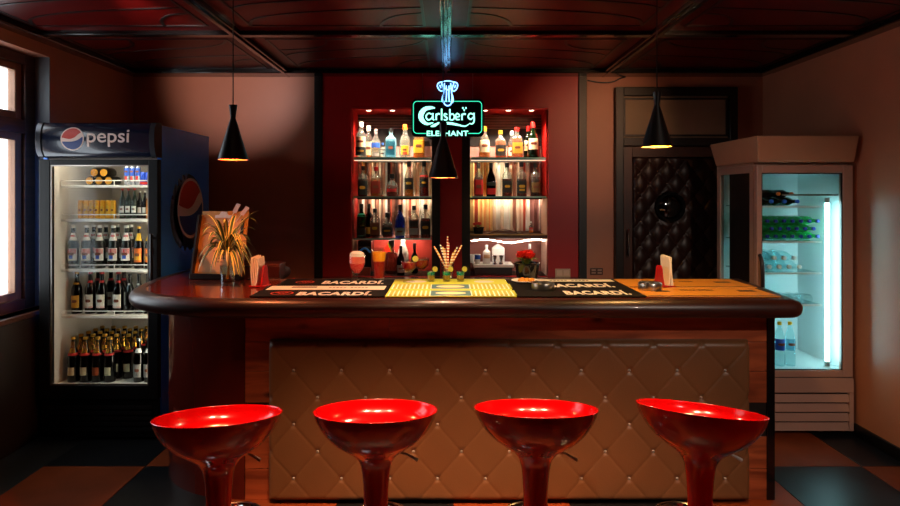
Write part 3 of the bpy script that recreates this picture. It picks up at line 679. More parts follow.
P_T = paper('print_brown', (120, 60, 36))
P_W = paper('white', (236, 230, 220)); P_R = paper('red', (200, 30, 26)); P_K = paper('black', (26, 23, 21)); P_Y = paper('yellow', (236, 180, 40)); P_B = paper('blue', (30, 84, 190)); P_C = paper('cream', (236, 218, 176)); P_G = paper('gold', (206, 150, 40)); P_O = paper('orange', (232, 110, 20)); P_S = paper('grey', (150, 146, 142))
G_CLEAR = glass('bottle_clear', (240, 242, 236), .04, .07, .9, 2.2, milk=.12); G_GREEN = glass('bottle_green', (60, 120, 60)); G_DGREEN = glass('bottle_dark_green', (46, 92, 50), .04, .06, .8, 2.2, milk=.12); G_BROWN = glass('bottle_brown', (74, 30, 10)); G_BLUE = glass('bottle_blue', (50, 90, 200), .04, .07, .8, 2.2, milk=.2); G_BEERG = glass('beer_green', (34, 72, 38), .04, .06, .7, 2.4); G_SKY = glass('bottle_sky', (160, 222, 240), .04, .07, .8, 2.2, milk=.45); G_AQUA = glass('bottle_aqua', (226, 246, 248)); G_BLACK = glass('bottle_black', (52, 26, 18))
L_AMB = glass('liquid_amber', (236, 160, 60), lo=.02, hi=.1, milk=.3); L_RED = glass('liquid_red_amber', (200, 70, 30), lo=.02, hi=.1, milk=.3); L_DK = glass('liquid_dark', (160, 70, 34), lo=.02, hi=.1, milk=.3); L_GOLD = glass('liquid_gold', (244, 186, 60), lo=.02, hi=.1, milk=.3); L_CLR = glass('liquid_clear', (235, 234, 226), lo=.02, hi=.15, milk=.25)
C_W = mat('cap_white', (235, 232, 226), .35); C_K = mat('cap_black', (18, 18, 20), .35); C_R = mat('cap_red', (190, 22, 20), .35); C_G = mat('cap_gold', (214, 158, 50), .3, metal=.6); C_B = mat('cap_blue', (40, 100, 220), .35); C_Y = mat('cap_yellow', (246, 196, 30), .35); C_O = mat('cap_orange', (230, 110, 40), .35); C_S = mat('cap_silver', (190, 190, 190), .25, metal=.8)

# --- glass shelves, light strips
GS = glass('shelf_glass', (240, 250, 248), .02, .05, .6)
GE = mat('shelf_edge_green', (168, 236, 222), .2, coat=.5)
SHZ = [1.926, 1.587, 1.222]
SIDE = ['nearer the blue fridge', 'nearer the padded door']
for ni, (x0, x1) in enumerate(NX):
    for k, z in enumerate(SHZ):
        if ni == 1 and k == 2: continue
        t = thing('glass_shelf', '%s glass shelf in the niche %s' % (['upper', 'middle', 'lower'][k], SIDE[ni]), 'shelf', ((x0+x1)/2, 5.22, z-.01), 0, 'glass niche shelves')
        h = (x1-x0)/2-.009
        B(-h, h, .003, .26, 0, .01).obj('pane', GS, t)
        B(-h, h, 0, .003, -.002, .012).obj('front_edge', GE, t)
        if k == 0:
            st = thing('light_strip', 'warm light strip under the upper glass shelf %s' % SIDE[ni], 'light strip', ((x0+x1)/2, 5.245, z-.0105))
            B(-h, h, -.008, .012, -.01, 0).obj('channel', STEEL, st)
            B(-h+.002, h-.002, -.005, .009, -.016, -.0101).obj('diffuser', glow('strip_warm', (255, 226, 186), 1.3), st)
        if k == 1:  # hidden strip added to brighten the niche below the middle shelf
            st = thing('light_strip', 'added hidden warm light strip under the rear of the middle glass shelf %s' % SIDE[ni], 'light strip', ((x0+x1)/2, 5.45, z-.0105))
            m_ = MB(); m_.box(-h, h, -.01, .01, -.006, 0); m_.box(-h, h, -.014, -.0101, -.016, 0); m_.obj('channel', BLACK, st)
            B(-h+.002, h-.002, -.008, .008, -.011, -.0061).obj('diffuser', glow('strip_mid_added', (255, 230, 200), 28), st)
        if k == 2:
            st = thing('light_strip', 'warm light strip under the lower glass shelf before the coral back panel', 'light strip', ((x0+x1)/2+.06, 5.43, z-.0105))
            B(-.2, .2, -.012, .012, -.008, 0).obj('channel', STEEL, st)
            B(-.198, .198, -.009, .009, -.014, -.0081).obj('diffuser', glow('strip_low', (255, 232, 204), 40), st)
# door-side niche: wooden shelf with rope light
x0, x1 = NX[1]
ws = thing('wooden_shelf', 'dark wooden shelf with rope light below, in the niche nearer the padded door', 'shelf', ((x0+x1)/2, 5.2, 1.222))
B(-.335, .335, 0, .30, 0, .03).obj('board', wood('shelf_brown', (60, 34, 22), (96, 56, 34), .35), ws, bevel=.003)
B(-.335, .335, .0, .02, .03, .034).obj('front_lip', C_G, ws)
rl = tag(MB().tube([((x0+x1)/2-.32+.64*i/40, 5.25, 1.196+.014*sin(i/40*9)) for i in range(41)], .0034, 8).obj('rope_light', glow('rope_white', (255, 240, 225), 60), smooth=True), 'glowing white rope light sagging under the dark wooden shelf', 'light strip')

def nb(px, top, bot, w, shelf, kind, gm, cm, labels, liq, label, sq=2.0, fy=1.0, y=5.33, rz=0):
    s = 600/y; H = (bot-top)/s
    z = {0: SHZ[0]+.0003, 1: SHZ[1]+.0003, 2: SHZ[2]+.0003}[shelf] if isinstance(shelf, int) else shelf
    return bottle('liquor_bottle', label, ((px-446)/s, y, z), round(H, 3), round(w/s/2, 3), kind, gm, cm, labels, liq, 'liquor bottles in the niches', sq, fy, rz)
# upper shelf, fridge side
nb(361, 121, 157, 11, 0, 'spirit', G_CLEAR, C_W, [(.06,.3,P_K,60),(.3,.58,P_C,60)], (L_CLR, .6), 'clear rum bottle with cream and black label and white cap', y=5.30)
nb(368.5, 124, 157, 10, 0, 'tall', G_CLEAR, C_W, [(.1,.5,P_C,60)], (L_GOLD, .5), 'pale gold bottle with white cap peeking out behind the clear rum bottle', y=5.41)
nb(376, 128, 157, 10, 0, 'tall', G_CLEAR, C_S, [(.36,.52,P_B,60),(.06,.2,P_S,40)], (L_CLR, .6), 'clear vodka bottle with blue band label and silver cap')
nb(382.5, 141, 157, 6, 0, 'spirit', G_CLEAR, C_B, [(.1,.5,P_W,60)], None, 'small white-labelled bottle between the vodka and the pale blue bottle', y=5.40)
nb(391, 127, 157, 11, 0, 'spirit', G_SKY, C_K, [(.1,.55,glass('label_sky', (150, 190, 200)),40)], None, 'pale blue square gin bottle', sq=5)
nb(405, 123, 157, 10.5, 0, 'tall', G_CLEAR, C_O, [(.1,.36,P_Y,42),(.1,.18,P_R,24)], (L_CLR, .62), 'clear bottle with round yellow label and orange cap')
nb(419, 121, 157, 11, 0, 'spirit', G_CLEAR, C_W, [(.14,.5,P_Y,50)], (L_GOLD, .55), 'square bottle of yellow liqueur partly behind the neon sign', sq=6)
# middle shelf, fridge side
nb(363, 166, 196.5, 9.5, 1, 'spirit', G_CLEAR, C_K, [(.05,.5,P_K,55)], (L_DK, .56), 'square whiskey bottle with black label under the white-capped rum', sq=6)
nb(376, 167, 196.5, 10, 1, 'spirit', G_CLEAR, C_R, [(.1,.52,paper('amber_red', (140, 36, 16)),50)], (L_AMB, .62), 'square amber whiskey bottle with red label and red cap', sq=6)
nb(392, 174, 196.5, 12, 1, 'round', G_CLEAR, C_K, [(.2,.34,P_R,50)], (L_RED, .5), 'squat round bottle of red-amber liquor with black stopper')
nb(409, 161, 196.5, 9.5, 1, 'tall', G_CLEAR, C_K, [(.2,.52,P_K,60)], (L_GOLD, .2), 'clear bottle with tall black oval label and little gold left inside')
nb(424, 161, 196.5, 9.5, 1, 'tall', G_CLEAR, C_K, [(.25,.5,P_K,50),(.55,.6,P_R,80)], (L_RED, .6), 'dark red bottle with black label beside the black niche edge')
# lower shelf, fridge side
nb(361.5, 204, 238, 9, 2, 'spirit', G_DGREEN, C_K, [(.08,.28,P_K,60),(.62,.72,mat('foil_green', (30, 150, 110), .3, metal=.5),179)], None, 'dark green bottle with black cap at the coral side wall', sq=4, y=5.30)
nb(369, 205, 238, 8, 2, 'spirit', G_BLACK, C_K, [(.1,.3,P_G,60)], None, 'black bottle with gold label half hidden behind the dark green bottle', y=5.41)
nb(375, 209, 238, 10, 2, 'spirit', G_CLEAR, C_K, [(.1,.52,paper('brown_print', (120, 56, 36)),55)], (L_DK, .5), 'flat bottle with brown and red printed label and black cap', fy=.7)
nb(387.5, 213, 238, 11.5, 2, 'round', G_CLEAR, C_K, [(.12,.42,P_K,60)], (L_DK, .55), 'squat round dark bottle with tilted black cap', fy=.8)
nb(400, 205, 238, 10, 2, 'tall', G_BLUE, C_K, [(.06,.3,P_S,60)], None, 'cobalt blue bottle with grey label')
nb(414, 206, 238, 10, 2, 'spirit', G_CLEAR, C_K, [(.1,.3,P_S,40),(.34,.52,P_K,40)], (L_DK, .56), 'square dark amber bottle with grey label patch beside the blue bottle', sq=5)
nb(425.5, 205, 238, 10, 2, 'spirit', G_CLEAR, C_K, [(.1,.5,P_K,55)], (L_DK, .58), 'square dark bottle with black label at the black niche edge', sq=5)
# upper shelf, door side
nb(484.5, 125, 157, 11, 0, 'tall', G_CLEAR, C_G, [(.18,.56,P_C,60)], (L_GOLD, .55), 'gold bottle with large cream label beside the neon sign')
nb(500.5, 129, 157, 11, 0, 'spirit', G_CLEAR, C_G, [(.08,.46,P_K,60)], (L_AMB, .62), 'amber whisky bottle with black label and gold cap')
nb(517, 126, 157, 10.5, 0, 'spirit', G_CLEAR, C_R, [(.15,.5,P_G,50)], (L_AMB, .66), 'amber bottle with gold label and red cap', sq=5)
nb(512, 129, 157, 9, 0, 'tall', G_CLEAR, C_W, [(.1,.4,P_W,60)], (L_AMB, .5), 'white-capped amber bottle behind the red-capped amber bottle', y=5.42)
nb(533, 121, 157, 11, 0, 'tall', G_DGREEN, C_R, [(.24,.54,P_C,60)], None, 'green wine-shaped bottle with cream label and red cap')
nb(528, 124, 157, 9, 0, 'tall', G_DGREEN, C_R, [(.24,.54,P_C,60)], None, 'second green red-capped bottle half hidden behind the first', y=5.42)
# middle shelf, door side
nb(478.5, 163, 196.5, 9, 1, 'tall', G_CLEAR, C_S, [(.06,.5,P_R,55)], (L_RED, .58), 'slim red-labelled whisky bottle beside the black centre post', sq=5)
nb(491, 163, 196.5, 9, 1, 'tall', G_BROWN, C_K, [(.32,.42,P_K,60),(.06,.24,P_R,50)], None, 'dark red square bottle with slanted black label', sq=5)
nb(507, 163, 196.5, 10, 1, 'spirit', G_CLEAR, C_K, [(.12,.46,P_K,50)], (L_DK, .52), 'clear-shouldered dark rum bottle with black and gold label', sq=3)
nb(521.5, 162, 196.5, 10, 1, 'spirit', G_CLEAR, C_K, [(.1,.46,P_K,60),(.16,.22,P_G,30)], (L_DK, .5), 'dark rum bottle with solid black label and small gold mark', sq=3)
nb(535.5, 163, 196.5, 10, 1, 'spirit', G_CLEAR, C_K, [(.12,.42,paper('bronze', (120, 84, 40)),55)], (L_DK, .58), 'dark rum bottle with bronze label by the red niche side', sq=3)
# small things on the wooden shelf
def flower_pot(name, label, loc, r, h, nfl, potm, k=1.0):
    t = thing(name, label, 'potted flowers', loc)
    MB().lathe([(0,0),(r*.78,0),(r*.8,.004),(r*.98,h*.9),(r*1.04,h*.9),(r*1.04,h),(r*.94,h),(r*.9,h*.86),(0,h*.84)], 28).obj('pot', potm, t, smooth=True)
    rnd = random.Random(hash(label) % 1000 if False else len(label))
    for i in range(nfl):
        a = 2*pi*i/nfl+.4; rr = r*(.72 if i % 3 else .2); fz = h*1.14+r*.3*rnd.random(); cx, cy = rr*cos(a), rr*sin(a)
        mb = MB(); fr_ = r*.6
        for ring, (np_, pr, tilt) in enumerate(((6, 1.0, .75), (5, .8, 1.1), (3, .6, 1.35))):
            for q in range(np_):
                b = 2*pi*q/np_+ring*.6; cb, sb = cos(b), sin(b); pts = []
                for (u, v) in ((0,0),(.5,.42),(.95,.3),(1.05,0),(.95,-.3),(.5,-.42)):
                    d = u*fr_*pr; x = d*cos(tilt); z = d*sin(tilt); pts.append((cx+x*cb-v*fr_*pr*sb, cy+x*sb+v*fr_*pr*cb, fz+z+.002*ring))
                mid = (cx+.55*fr_*pr*cos(tilt)*cb, cy+.55*fr_*pr*cos(tilt)*sb, fz+.55*fr_*pr*sin(tilt)+.12*fr_)
                o = len(mb.v); mb.v += pts+[mid]; mb.f += [(o+j, o+(j+1) % 6, o+6) for j in range(6)]
        mb.obj('rose', mat('rose_red', (226, 34, 30), .5), t)
        MB().tube([(cx*.5, cy*.5, h*.8), (cx, cy, fz)], r*.03, 6).obj('stem', mat('stem_green', (60, 96, 40), .5), t)
    for i in range(nfl+3):
        a = 2*pi*i/(nfl+3); c, s_ = cos(a), sin(a); L = r*.95; w = r*.2
        vs = []
        for u in (0, .25, .5, .75, 1):
            wd = w*sin(pi*min(.98, u+.04)); z = h*.86+r*.55*sin(u*2.1); x = u*L
            vs += [(x*c-wd*s_, x*s_+wd*c, z), (x*c, x*s_, z-.15*w), (x*c+wd*s_, x*s_-wd*c, z)]
        fs = [q for j in range(4) for q in ((3*j,3*j+1,3*j+4,3*j+3),(3*j+1,3*j+2,3*j+5,3*j+4))]
        MB().add(vs, fs).obj('leaf', mat('leaf_olive', (120, 130, 40), .5), t, recalc=False)
    return t
POTK = mat('pot_black', (14, 16, 16), .2, coat=.4)
flower_pot('flower_pot', 'tiny black pot of red flowers on the dark wooden niche shelf', ((478.5-446)/112.6, 5.33, 1.256), .05, .06, 4, POTK)
tr = thing('serving_tray', 'curved wooden tray lying on the dark wooden niche shelf', 'tray', ((503-446)/112.6, 5.33, 1.256))
mb = MB(); n = 20
vs = []; fs = []
for i in range(n+1):
    u = -1+2*i/n; z = .002+.032*cos(u*pi/2)
    vs += [(u*.13,-.06,z),(u*.13,.06,z),(u*.13,.06,z+.006),(u*.13,-.06,z+.006)]
for i in range(n):
    o = 4*i; fs += [(o+a, o+(a+1) % 4, o+4+(a+1) % 4, o+4+a) for a in range(4)]
fs += [(3,2,1,0), (4*n,4*n+1,4*n+2,4*n+3)]
MB().add(vs, fs).obj('tray_board', wood('tray_wood', (70, 38, 24), (110, 64, 40), .4), tr, smooth=True)
MB().tube([(-.13,-.05,.006),(-.155,0,.012),(-.13,.05,.006)], .005).obj('handle', STEEL, tr, smooth=True); MB().tube([(.13,-.05,.006),(.155,0,.012),(.13,.05,.006)], .005).obj('handle', STEEL, tr, smooth=True)
bottle('small_bottle', 'small clear bottle with red and orange label at the end of the wooden shelf', ((531-446)/112.6, 5.33, 1.256), .11, .02, 'spirit', G_CLEAR, C_W, [(.1,.3,P_O,60),(.35,.5,P_R,60)])

# --- back counter and what stands in the low part of the niches
bc = thing('back_counter', 'low dark back-bar cabinet against the red panel', 'cabinet', (0, 4.73, 0))
B(-1.05, 1.13, .0, .40, .06, .885).obj('body', mat('cabinet_dark', (36, 18, 12), .4), bc)
B(-1.06, 1.14, -.02, .415, .886, .899).obj('top', mat('backbar_top', (40, 24, 18), .25, coat=.4), bc, bevel=.003)
for k in range(4):
    d = B(-1.04+k*.5435, -1.04+k*.5435+.53, -.018, -.001, .09, .86).obj('door', wood('cabinet_door', (48, 22, 13), (72, 34, 20), .4), bc, bevel=.003)
    MB().tube([(-1.04+k*.5435+.48, -.03, .5), (-1.04+k*.5435+.48, -.03, .65)], .006).obj('handle', STEEL, d, smooth=True)
B(-1.03, 1.11, .02, .4, 0, .059).obj('plinth', BLACK, bc)
stnd = thing('board_stand', 'white cutting board raised on a dark block, below the rope light', 'cutting board', (.415, 5.32, .9005))
B(-.165, .165, -.06, .12, 0, .068).obj('support_block', mat('block_dark', (30, 16, 12), .4), stnd)
B(-.175, .175, -.11, .14, .0685, .094).obj('board', mat('board_white', (240, 232, 220), .5), stnd, bevel=.006)
BZ = .9005+.0945
def cup(name, label, x, y, z, r, h, m, band=None):
    t = thing(name, label, 'cup', (x, y, z))
    MB().lathe([(0,0),(r*.8,0),(r,h),(r*.93,h),(r*.74,.004),(0,.004)], 24).obj('cup_body', m, t, smooth=True)
    if band: MB().lathe([(r*.9+.0008,h*.5),(r*.99+.0008,h*.95)], 24).obj('band', band, t, smooth=True)
cup('paper_cup', 'white paper cup with blue upper band on the white board', (477.5-446)/113.5, 5.27, BZ, .026, .085, P_W, P_B)
cup('paper_cup', 'plain white paper cup beside the black centre post', (472.5-446)/113, 5.36, BZ, .022, .075, P_W)
bottle('milk_bottle', 'white bottle with tan print standing on the white board', ((486.5-446)/113, 5.29, BZ), .165, .034, 'spirit', mat('milk_glass', (232, 220, 206), .3), C_W, [(.3,.5,paper('tan', (210, 160, 110)),50)])
bx = thing('paper_box', 'white folded paper box at the back of the white board', 'box', ((498-446)/111, 5.40, BZ))
B(-.055, .055, -.035, .035, 0, .13).obj('box_body', P_W, bx, bevel=.003); MB().prism([(-.055,.1301),(.055,.1301),(.0,.17)], -.02, .02).obj('folded_lid', P_W, bx)
for k, (px_, lb) in enumerate(((494.5, 'short metal jigger before the white paper box, on the blue cup side'), (501, 'short metal jigger before the white paper box, on the flower pot side'))):
    j = thing('jigger', lb, 'jigger', ((px_-446)/114, 5.25, BZ), 0, 'metal jiggers on the board')
    MB().lathe([(.02,0),(.021,.0),(.009,.032),(.023,.075),(.021,.075),(.0075,.034),(0,.033)], 20).obj('jigger_body', CHROME, j, smooth=True)
bottle('water_bottle', 'clear glass bottle behind the red roses', ((530-446)/113, 5.33, .9005), .265, .03, 'tall', G_CLEAR, C_W, [], (L_CLR, .5))
# left low niche
cm_ = thing('coffee_machine', 'dark coffee machine with blue curved handle in the low niche', 'coffee machine', ((366-446)/112.6, 5.33, .9005))
B(-.06, .06, -.1, .1, 0, .30).obj('machine_body', mat('machine_black', (16, 15, 17), .25), cm_, bevel=.008)
B(-.05, .05, -.105, -.1, .235, .25).obj('trim_strip', C_S, cm_)
MB().tube([(-.045+.095*i/14, -.115, .20+.035*sin(pi*i/14)) for i in range(15)], .008, 8).obj('handle', mat('handle_blue', (40, 140, 235), .3), cm_, smooth=True)
B(-.055, .055, -.13, -.101, 0, .07).obj('drip_tray', mat('tray_brown', (110, 60, 48), .4), cm_, bevel=.004)
bottle('glass_decanter', 'round cut-glass decanter in the low niche', ((391.5-446)/112.6, 5.33, .9005), .30, .065, 'round', glass('decanter_glass', (190, 180, 170), .12, .12, .7), mat('stopper_brown', (70, 44, 36), .3))
bottle('white_bottle', 'white pointed bottle lit by the coral back panel', ((403-446)/110, 5.46, .9005), .33, .05, 'tall', mat('porcelain', (240, 228, 214), .25), C_W)
bottle('dark_bottle', 'dark brown bottle with long neck before the white pointed bottle', ((401-446)/114, 5.24, .9005), .255, .033, 'tall', G_BROWN, C_K, [(.1,.35,P_S,60)])
bottle('dark_bottle', 'dark bottle with brown stopper behind the red cocktail', ((414.5-446)/112, 5.36, .9005), .27, .035, 'round', G_BROWN, mat('stopper_dark', (60, 34, 26), .4))

# ================================================================== SWITCH PLATES
sp = thing('switch_plate', 'beige double wall switch on the red panel', 'switch', (1.005, YB-.02, .93))
B(-.065, .065, -.01, 0, -.035, .035).obj('plate', mat('plate_beige', (206, 170, 140), .4), sp, bevel=.003)
for sx in (-.03, .03): B(sx-.022, sx+.022, -.014, -.0101, -.022, .022).obj('rocker', mat('rocker_beige', (222, 188, 158), .35), sp, bevel=.002)
sp = thing('socket_plate', 'brown wall socket on the beige wall beside the padded door', 'socket', (1.30, YB, .94))
B(-.055, .055, -.012, 0, -.03, .03).obj('plate', mat('plate_brown', (88, 56, 44), .3), sp, bevel=.003)
for sx in (-.026, .026):
    for sz in (-.012, .012): B(sx-.018, sx+.018, -.016, -.0121, sz-.007, sz+.007).obj('rocker', mat('rocker_pale', (180, 140, 124), .3), sp, bevel=.001)
cable = tag(MB().tube(catmull([(1.22, YB-.01, 2.59),(1.3, YB-.012, 2.575),(1.38, YB-.012, 2.57),(1.45, YB-.012, 2.58),(1.5, YB-.012, 2.605),(1.55, YB-.01, 2.62)], 4), .006, 6).obj('loose_cable', BLACK, smooth=True), 'thin dark cable sagging along the wall above the padded door', 'cable')

ORD = ['first', 'second', 'third', 'fourth', 'fifth', 'sixth', 'seventh']
# ================================================================== BLUE FRIDGE
FX0, FX1, FY0, FY1 = -.389, .389, 0.0, .84
fl = thing('display_fridge', 'tall navy blue glass-door drinks fridge with curved lit header', 'fridge', (-2.261, 3.9, 0))
NAVY = mat('fridge_navy', (40, 128, 245), .3, coat=.3, var=.15, vscale=3); FBK = mat('fridge_black', (9, 9, 10), .45, spec=.25); LINER = mat('fridge_liner', (226, 218, 208), .4)
m = MB(); m.box(FX1-.03, FX1, .05, FY1, .02, 2.06); m.obj('side_panel', NAVY, fl, bevel=.004)
m = MB(); m.box(FX0, FX0+.03, .05, FY1, .02, 2.06); m.obj('side_panel', NAVY, fl, bevel=.004)
B(FX0+.03, FX1-.03, FY1-.03, FY1, .02, 2.06).obj('back_panel', FBK, fl); B(FX0+.03, FX1-.03, .05, FY1-.03, 1.84, 2.06).obj('top_box', FBK, fl); B(FX0+.03, FX1-.03, .05, FY1-.03, .02, .32).obj('bottom_box', FBK, fl)
for sx in (FX0+.06, FX1-.06):
    for sy in (.1, FY1-.08): B(sx-.02, sx+.02, sy-.02, sy+.02, 0, .02).obj('foot', BLACK, fl)
m = MB(); m.box(FX0+.03, FX0+.05, .06, FY1-.05, .32, 1.84); m.box(FX1-.05, FX1-.03, .06, FY1-.05, .32, 1.84); m.box(FX0+.05, FX1-.05, FY1-.07, FY1-.05, .32, 1.84); m.box(FX0+.05, FX1-.05, .06, FY1-.07, .32, .34); m.box(FX0+.05, FX1-.05, .06, FY1-.07, 1.825, 1.84)
m.obj('liner', LINER, fl)
# header
HB, HZ, HR = .045, 1.957, .111
def head(u, v, e=.0015):
    ph_ = math.asin(max(-1, min(1, v/HR))); return (u, -.005-HB*cos(ph_)-e, HZ+v)
pro = [(.05, HZ-HR)]+[(-.005-HB*cos(radians(a)), HZ+HR*sin(radians(a))) for a in range(-90, 91, 9)]+[(.05, HZ+HR)]
vs = [(x, y, z) for x in (FX0+.05, FX1-.03) for y, z in pro]; n = len(pro)
MB().add(vs, [tuple(range(n)), tuple(range(n, 2*n))]+[(i, (i+1) % n, n+(i+1) % n, n+i) for i in range(n)]).obj('header', mat('header_navy', (9, 18, 40), .2, coat=.6), fl, smooth=True)
for a, b in ((FX0+.018, FX0+.05), (FX1-.03, FX1+.002)):
    pr2 = [(y-(.008 if y < .04 else 0), HZ+(z-HZ)*1.02) for y, z in pro]; vs = [(x, y, z) for x in (a, b) for y, z in pr2]
    MB().add(vs, [tuple(range(n)), tuple(range(n, 2*n))]+[(i, (i+1) % n, n+(i+1) % n, n+i) for i in range(n)]).obj('header_end_cap', mat('endcap_grey', (70, 72, 78), .2, metal=.5), fl, smooth=True)
LOGOW = mat('logo_cream', (226, 196, 182), .4); LOGOR = mat('logo_red', (190, 44, 26), .4); LOGOB = mat('logo_blue', (20, 46, 110), .4)
tm = text_mesh('pepsi', .125, bold=.0012, extrude=0, fine=3)
xx = [v.co.x for v in tm.vertices]; kx = .272/(max(xx)-min(xx)); cx_ = (max(xx)+min(xx))/2
for v in tm.vertices: v.co = Vector(head(.092+(v.co.x-cx_)*kx, v.co.y-.018, .0015))
tm.materials.append(LOGOW); link('lettering', tm, fl)
gx, gz, gr = -.137, .004, .068
def globe(cx, cy, r, tilt=0):
    wav1 = [(-1, .12), (-.6, .02), (-.2, -.02), (.2, .12), (.55, .42), (.8, .6)]; wav2 = [(-.96, -.26), (-.5, -.28), (0, -.26), (.5, -.12), (.97, .2)]
    w1 = catmull(wav1, 5); w2 = catmull(wav2, 5)
    a1 = math.degrees(math.atan2(w1[-1][1], w1[-1][0])); a0 = 180-math.degrees(math.asin(.12))
    red = w1+arc(0, 0, 1, 1, a1, a0, 16)[1:-1]
    b0 = math.degrees(math.atan2(w2[-1][1], w2[-1][0])); b1 = math.degrees(math.atan2(w2[0][1], w2[0][0]))
    blue = list(reversed(w2))+arc(0, 0, 1, 1, b1, b0, 18)[1:-1]
    f_ = lambda P: [(cx+x*r, cy+y*r) for x, y in P]
    return f_(red), f_(blue), f_(arc(0, 0, 1.1, 1.1, 0, 360, 36)[:-1])
rd, bl_, disc = globe(gx, gz, gr)
decal([disc], lambda u, v: head(u, v, .0012), LOGOW, 'globe_disc', fl); decal([rd], lambda u, v: head(u, v, .0022), LOGOR, 'globe_red', fl); decal([bl_], lambda u, v: head(u, v, .0022), LOGOB, 'globe_blue', fl)
# bottle-cap emblem printed on the side
sid = lambda e: (lambda u, v: (FX1+e, u, v))
teeth = []
for k in range(84):
    a = 2*pi*k/84; r = .265+.014*(1 if k % 4 < 2 else -1); teeth.append((.45+r*cos(a), 1.475+r*sin(a)))
decal([teeth], sid(.001), mat('cap_print_navy', (14, 26, 58), .35), 'cap_print', fl, fine=.2)
tee2 = []
for k in range(60):
    a = radians(95+k*2.6); r = .262+.02*(1 if k % 5 < 2 else -1)
    tee2.append((.45+r*cos(a), 1.475+r*sin(a)))
decal([tee2+[(.45+.235*cos(radians(95+k*2.6)), 1.475+.235*sin(radians(95+k*2.6))) for k in range(59, -1, -1)]], sid(.0014), mat('cap_print_shine', (120, 140, 176), .35), 'cap_print_rim', fl, fine=.2)
rd, bl_, disc = globe(.50, 1.505, .2)
decal([disc], sid(.0018), LOGOW, 'emblem_ring', fl, fine=.2); decal([rd], sid(.0024), LOGOR, 'emblem_red', fl, fine=.2); decal([bl_], sid(.0024), LOGOB, 'emblem_blue', fl, fine=.2)
# door
dr = MB(); gx0, gx1, gz0, gz1 = -.315, .325, .36, 1.795
dr.box(FX0+.005, gx0, .0, .048, .27, 1.832); dr.box(gx1, FX1-.002, .0, .048, .27, 1.832); dr.box(gx0, gx1, 0, .048, .27, gz0); dr.box(gx0, gx1, 0, .048, gz1, 1.832)
dro = dr.obj('door', FBK, fl, bevel=.004)
B(gx0, gx1, .016, .022, gz0, gz1).obj('pane', PANE, dro)
m = MB(); m.box(gx0, gx0+.008, .006, .015, gz0, gz1); m.box(gx1-.008, gx1, .006, .015, gz0, gz1); m.box(gx0+.008, gx1-.008, .006, .015, gz0, gz0+.01); m.box(gx0+.008, gx1-.008, .006, .015, gz1-.008, gz1); m.obj('pane_trim', STEEL, dro)
m = MB(); m.tube([(gx1+.035, -.03, .95), (gx1+.035, -.03, 1.35)], .011, 10); m.tube([(gx1+.035, -.03, .98), (gx1+.035, 0, .98)], .008); m.tube([(gx1+.035, -.03, 1.32), (gx1+.035, 0, 1.32)], .008); m.obj('handle', BLACKGLOSS, dro, smooth=True)
B(gx1+.01, gx1+.03, -.008, 0, 1.21, 1.25).obj('lock', STEEL, dro)
m = MB(); m.box(FX0+.01, FX1-.01, .02, .049, .02, .26); kp = m.obj('kick_plate', FBK, fl)
for k in range(5): B(FX0+.05, FX1-.05, .012, .0195, .06+k*.036, .08+k*.036).obj('louvre_slat', mat('louvre_black', (20, 20, 22), .4), kp)
# lamps inside: one tube behind the lock-side door stile, one under the top
LT = glow('fridge_tube_warm', (255, 236, 214), FRIDGE_L)
MB().tube([(.331, .075, .40), (.331, .075, 1.78)], .008, 10).obj('lamp_tube', LT, fl, smooth=True)
MB().tube([(-.28, .075, 1.812), (.28, .075, 1.812)], .008, 10).obj('lamp_tube', LT, fl, smooth=True)
SHF = [1.667, 1.438, 1.10, .789]; WIRE = mat('shelf_white_wire', (236, 230, 222), .35)
for z in SHF:
    so = B(-.325, .325, .13, .15, z-.018, z).obj('shelf', WIRE, fl, bevel=.003)
    m = MB(); m.tube([(-.325, .135, z+.001), (-.325, .135, z+.03), (.325, .135, z+.03), (.325, .135, z+.001)], .0035, 6); m.tube([(.03, .135, z), (.03, .135, z+.03)], .0035, 6); m.obj('front_rail', WIRE, so)
    m = MB()
    for k in range(27): m.box(-.325+k*.0245, -.325+k*.0245+.004, .15, .74, z-.008, z-.002)
    m.box(-.325, .325, .74, .75, z-.012, z); m.obj('rods', WIRE, so)
def fb(px, y, zi): return ((px-446)*y/600, y, (SHF+[.34])[zi]+.0005)
# top shelf
GC = mat('can_gold', (214, 150, 40), .3, metal=.5); GCE = mat('can_dark', (40, 30, 22), .3, metal=.3)
for q, (x, z) in enumerate(((-2.497, 1.70), (-2.43, 1.70), (-2.363, 1.70), (-2.4635, 1.7575), (-2.3965, 1.7575))):
    t = thing('beer_can', 'dark can lying gold end out, top fridge shelf, %s of the %s layer' % (ORD[q % 3], 'lower' if q < 3 else 'upper'), 'can', (x, 4.20, z), 0, 'lying cans in the blue fridge'); t.rotation_euler = (-pi/2, 0, 0)
    MB().lathe([(.026,.0),(.0325,.012),(.0325,.108),(.026,.12),(0,.12)], 18).obj('can_body', GCE, t, smooth=True); MB().lathe([(0,.003),(.0255,.002),(.0258,.0)], 18).obj('can_end', GC, t, smooth=True)
for k, px in enumerate((127, 132.5, 138)):
    bottle('energy_can', 'slim silver and blue can on the top fridge shelf, %s from the gold-ended cans' % ORD[k], fb(px, 4.12, 0), .128, .017, 'can', mat('can_silver', (196, 200, 208), .25, metal=.7), None, [(.5,.92,P_B,70),(.25,.48,P_R,25)], None, 'slim cans in the blue fridge', cat='can')
for k, px in enumerate((143, 148)):
    bottle('energy_can', 'short blue and red can on the top fridge shelf, %s from the silver cans' % ORD[k], fb(px, 4.12, 0), .09, .017, 'can', mat('can_blue', (30, 70, 180), .3, metal=.4), None, [(.05,.25,P_R,90)], None, 'short blue cans in the fridge', cat='can')
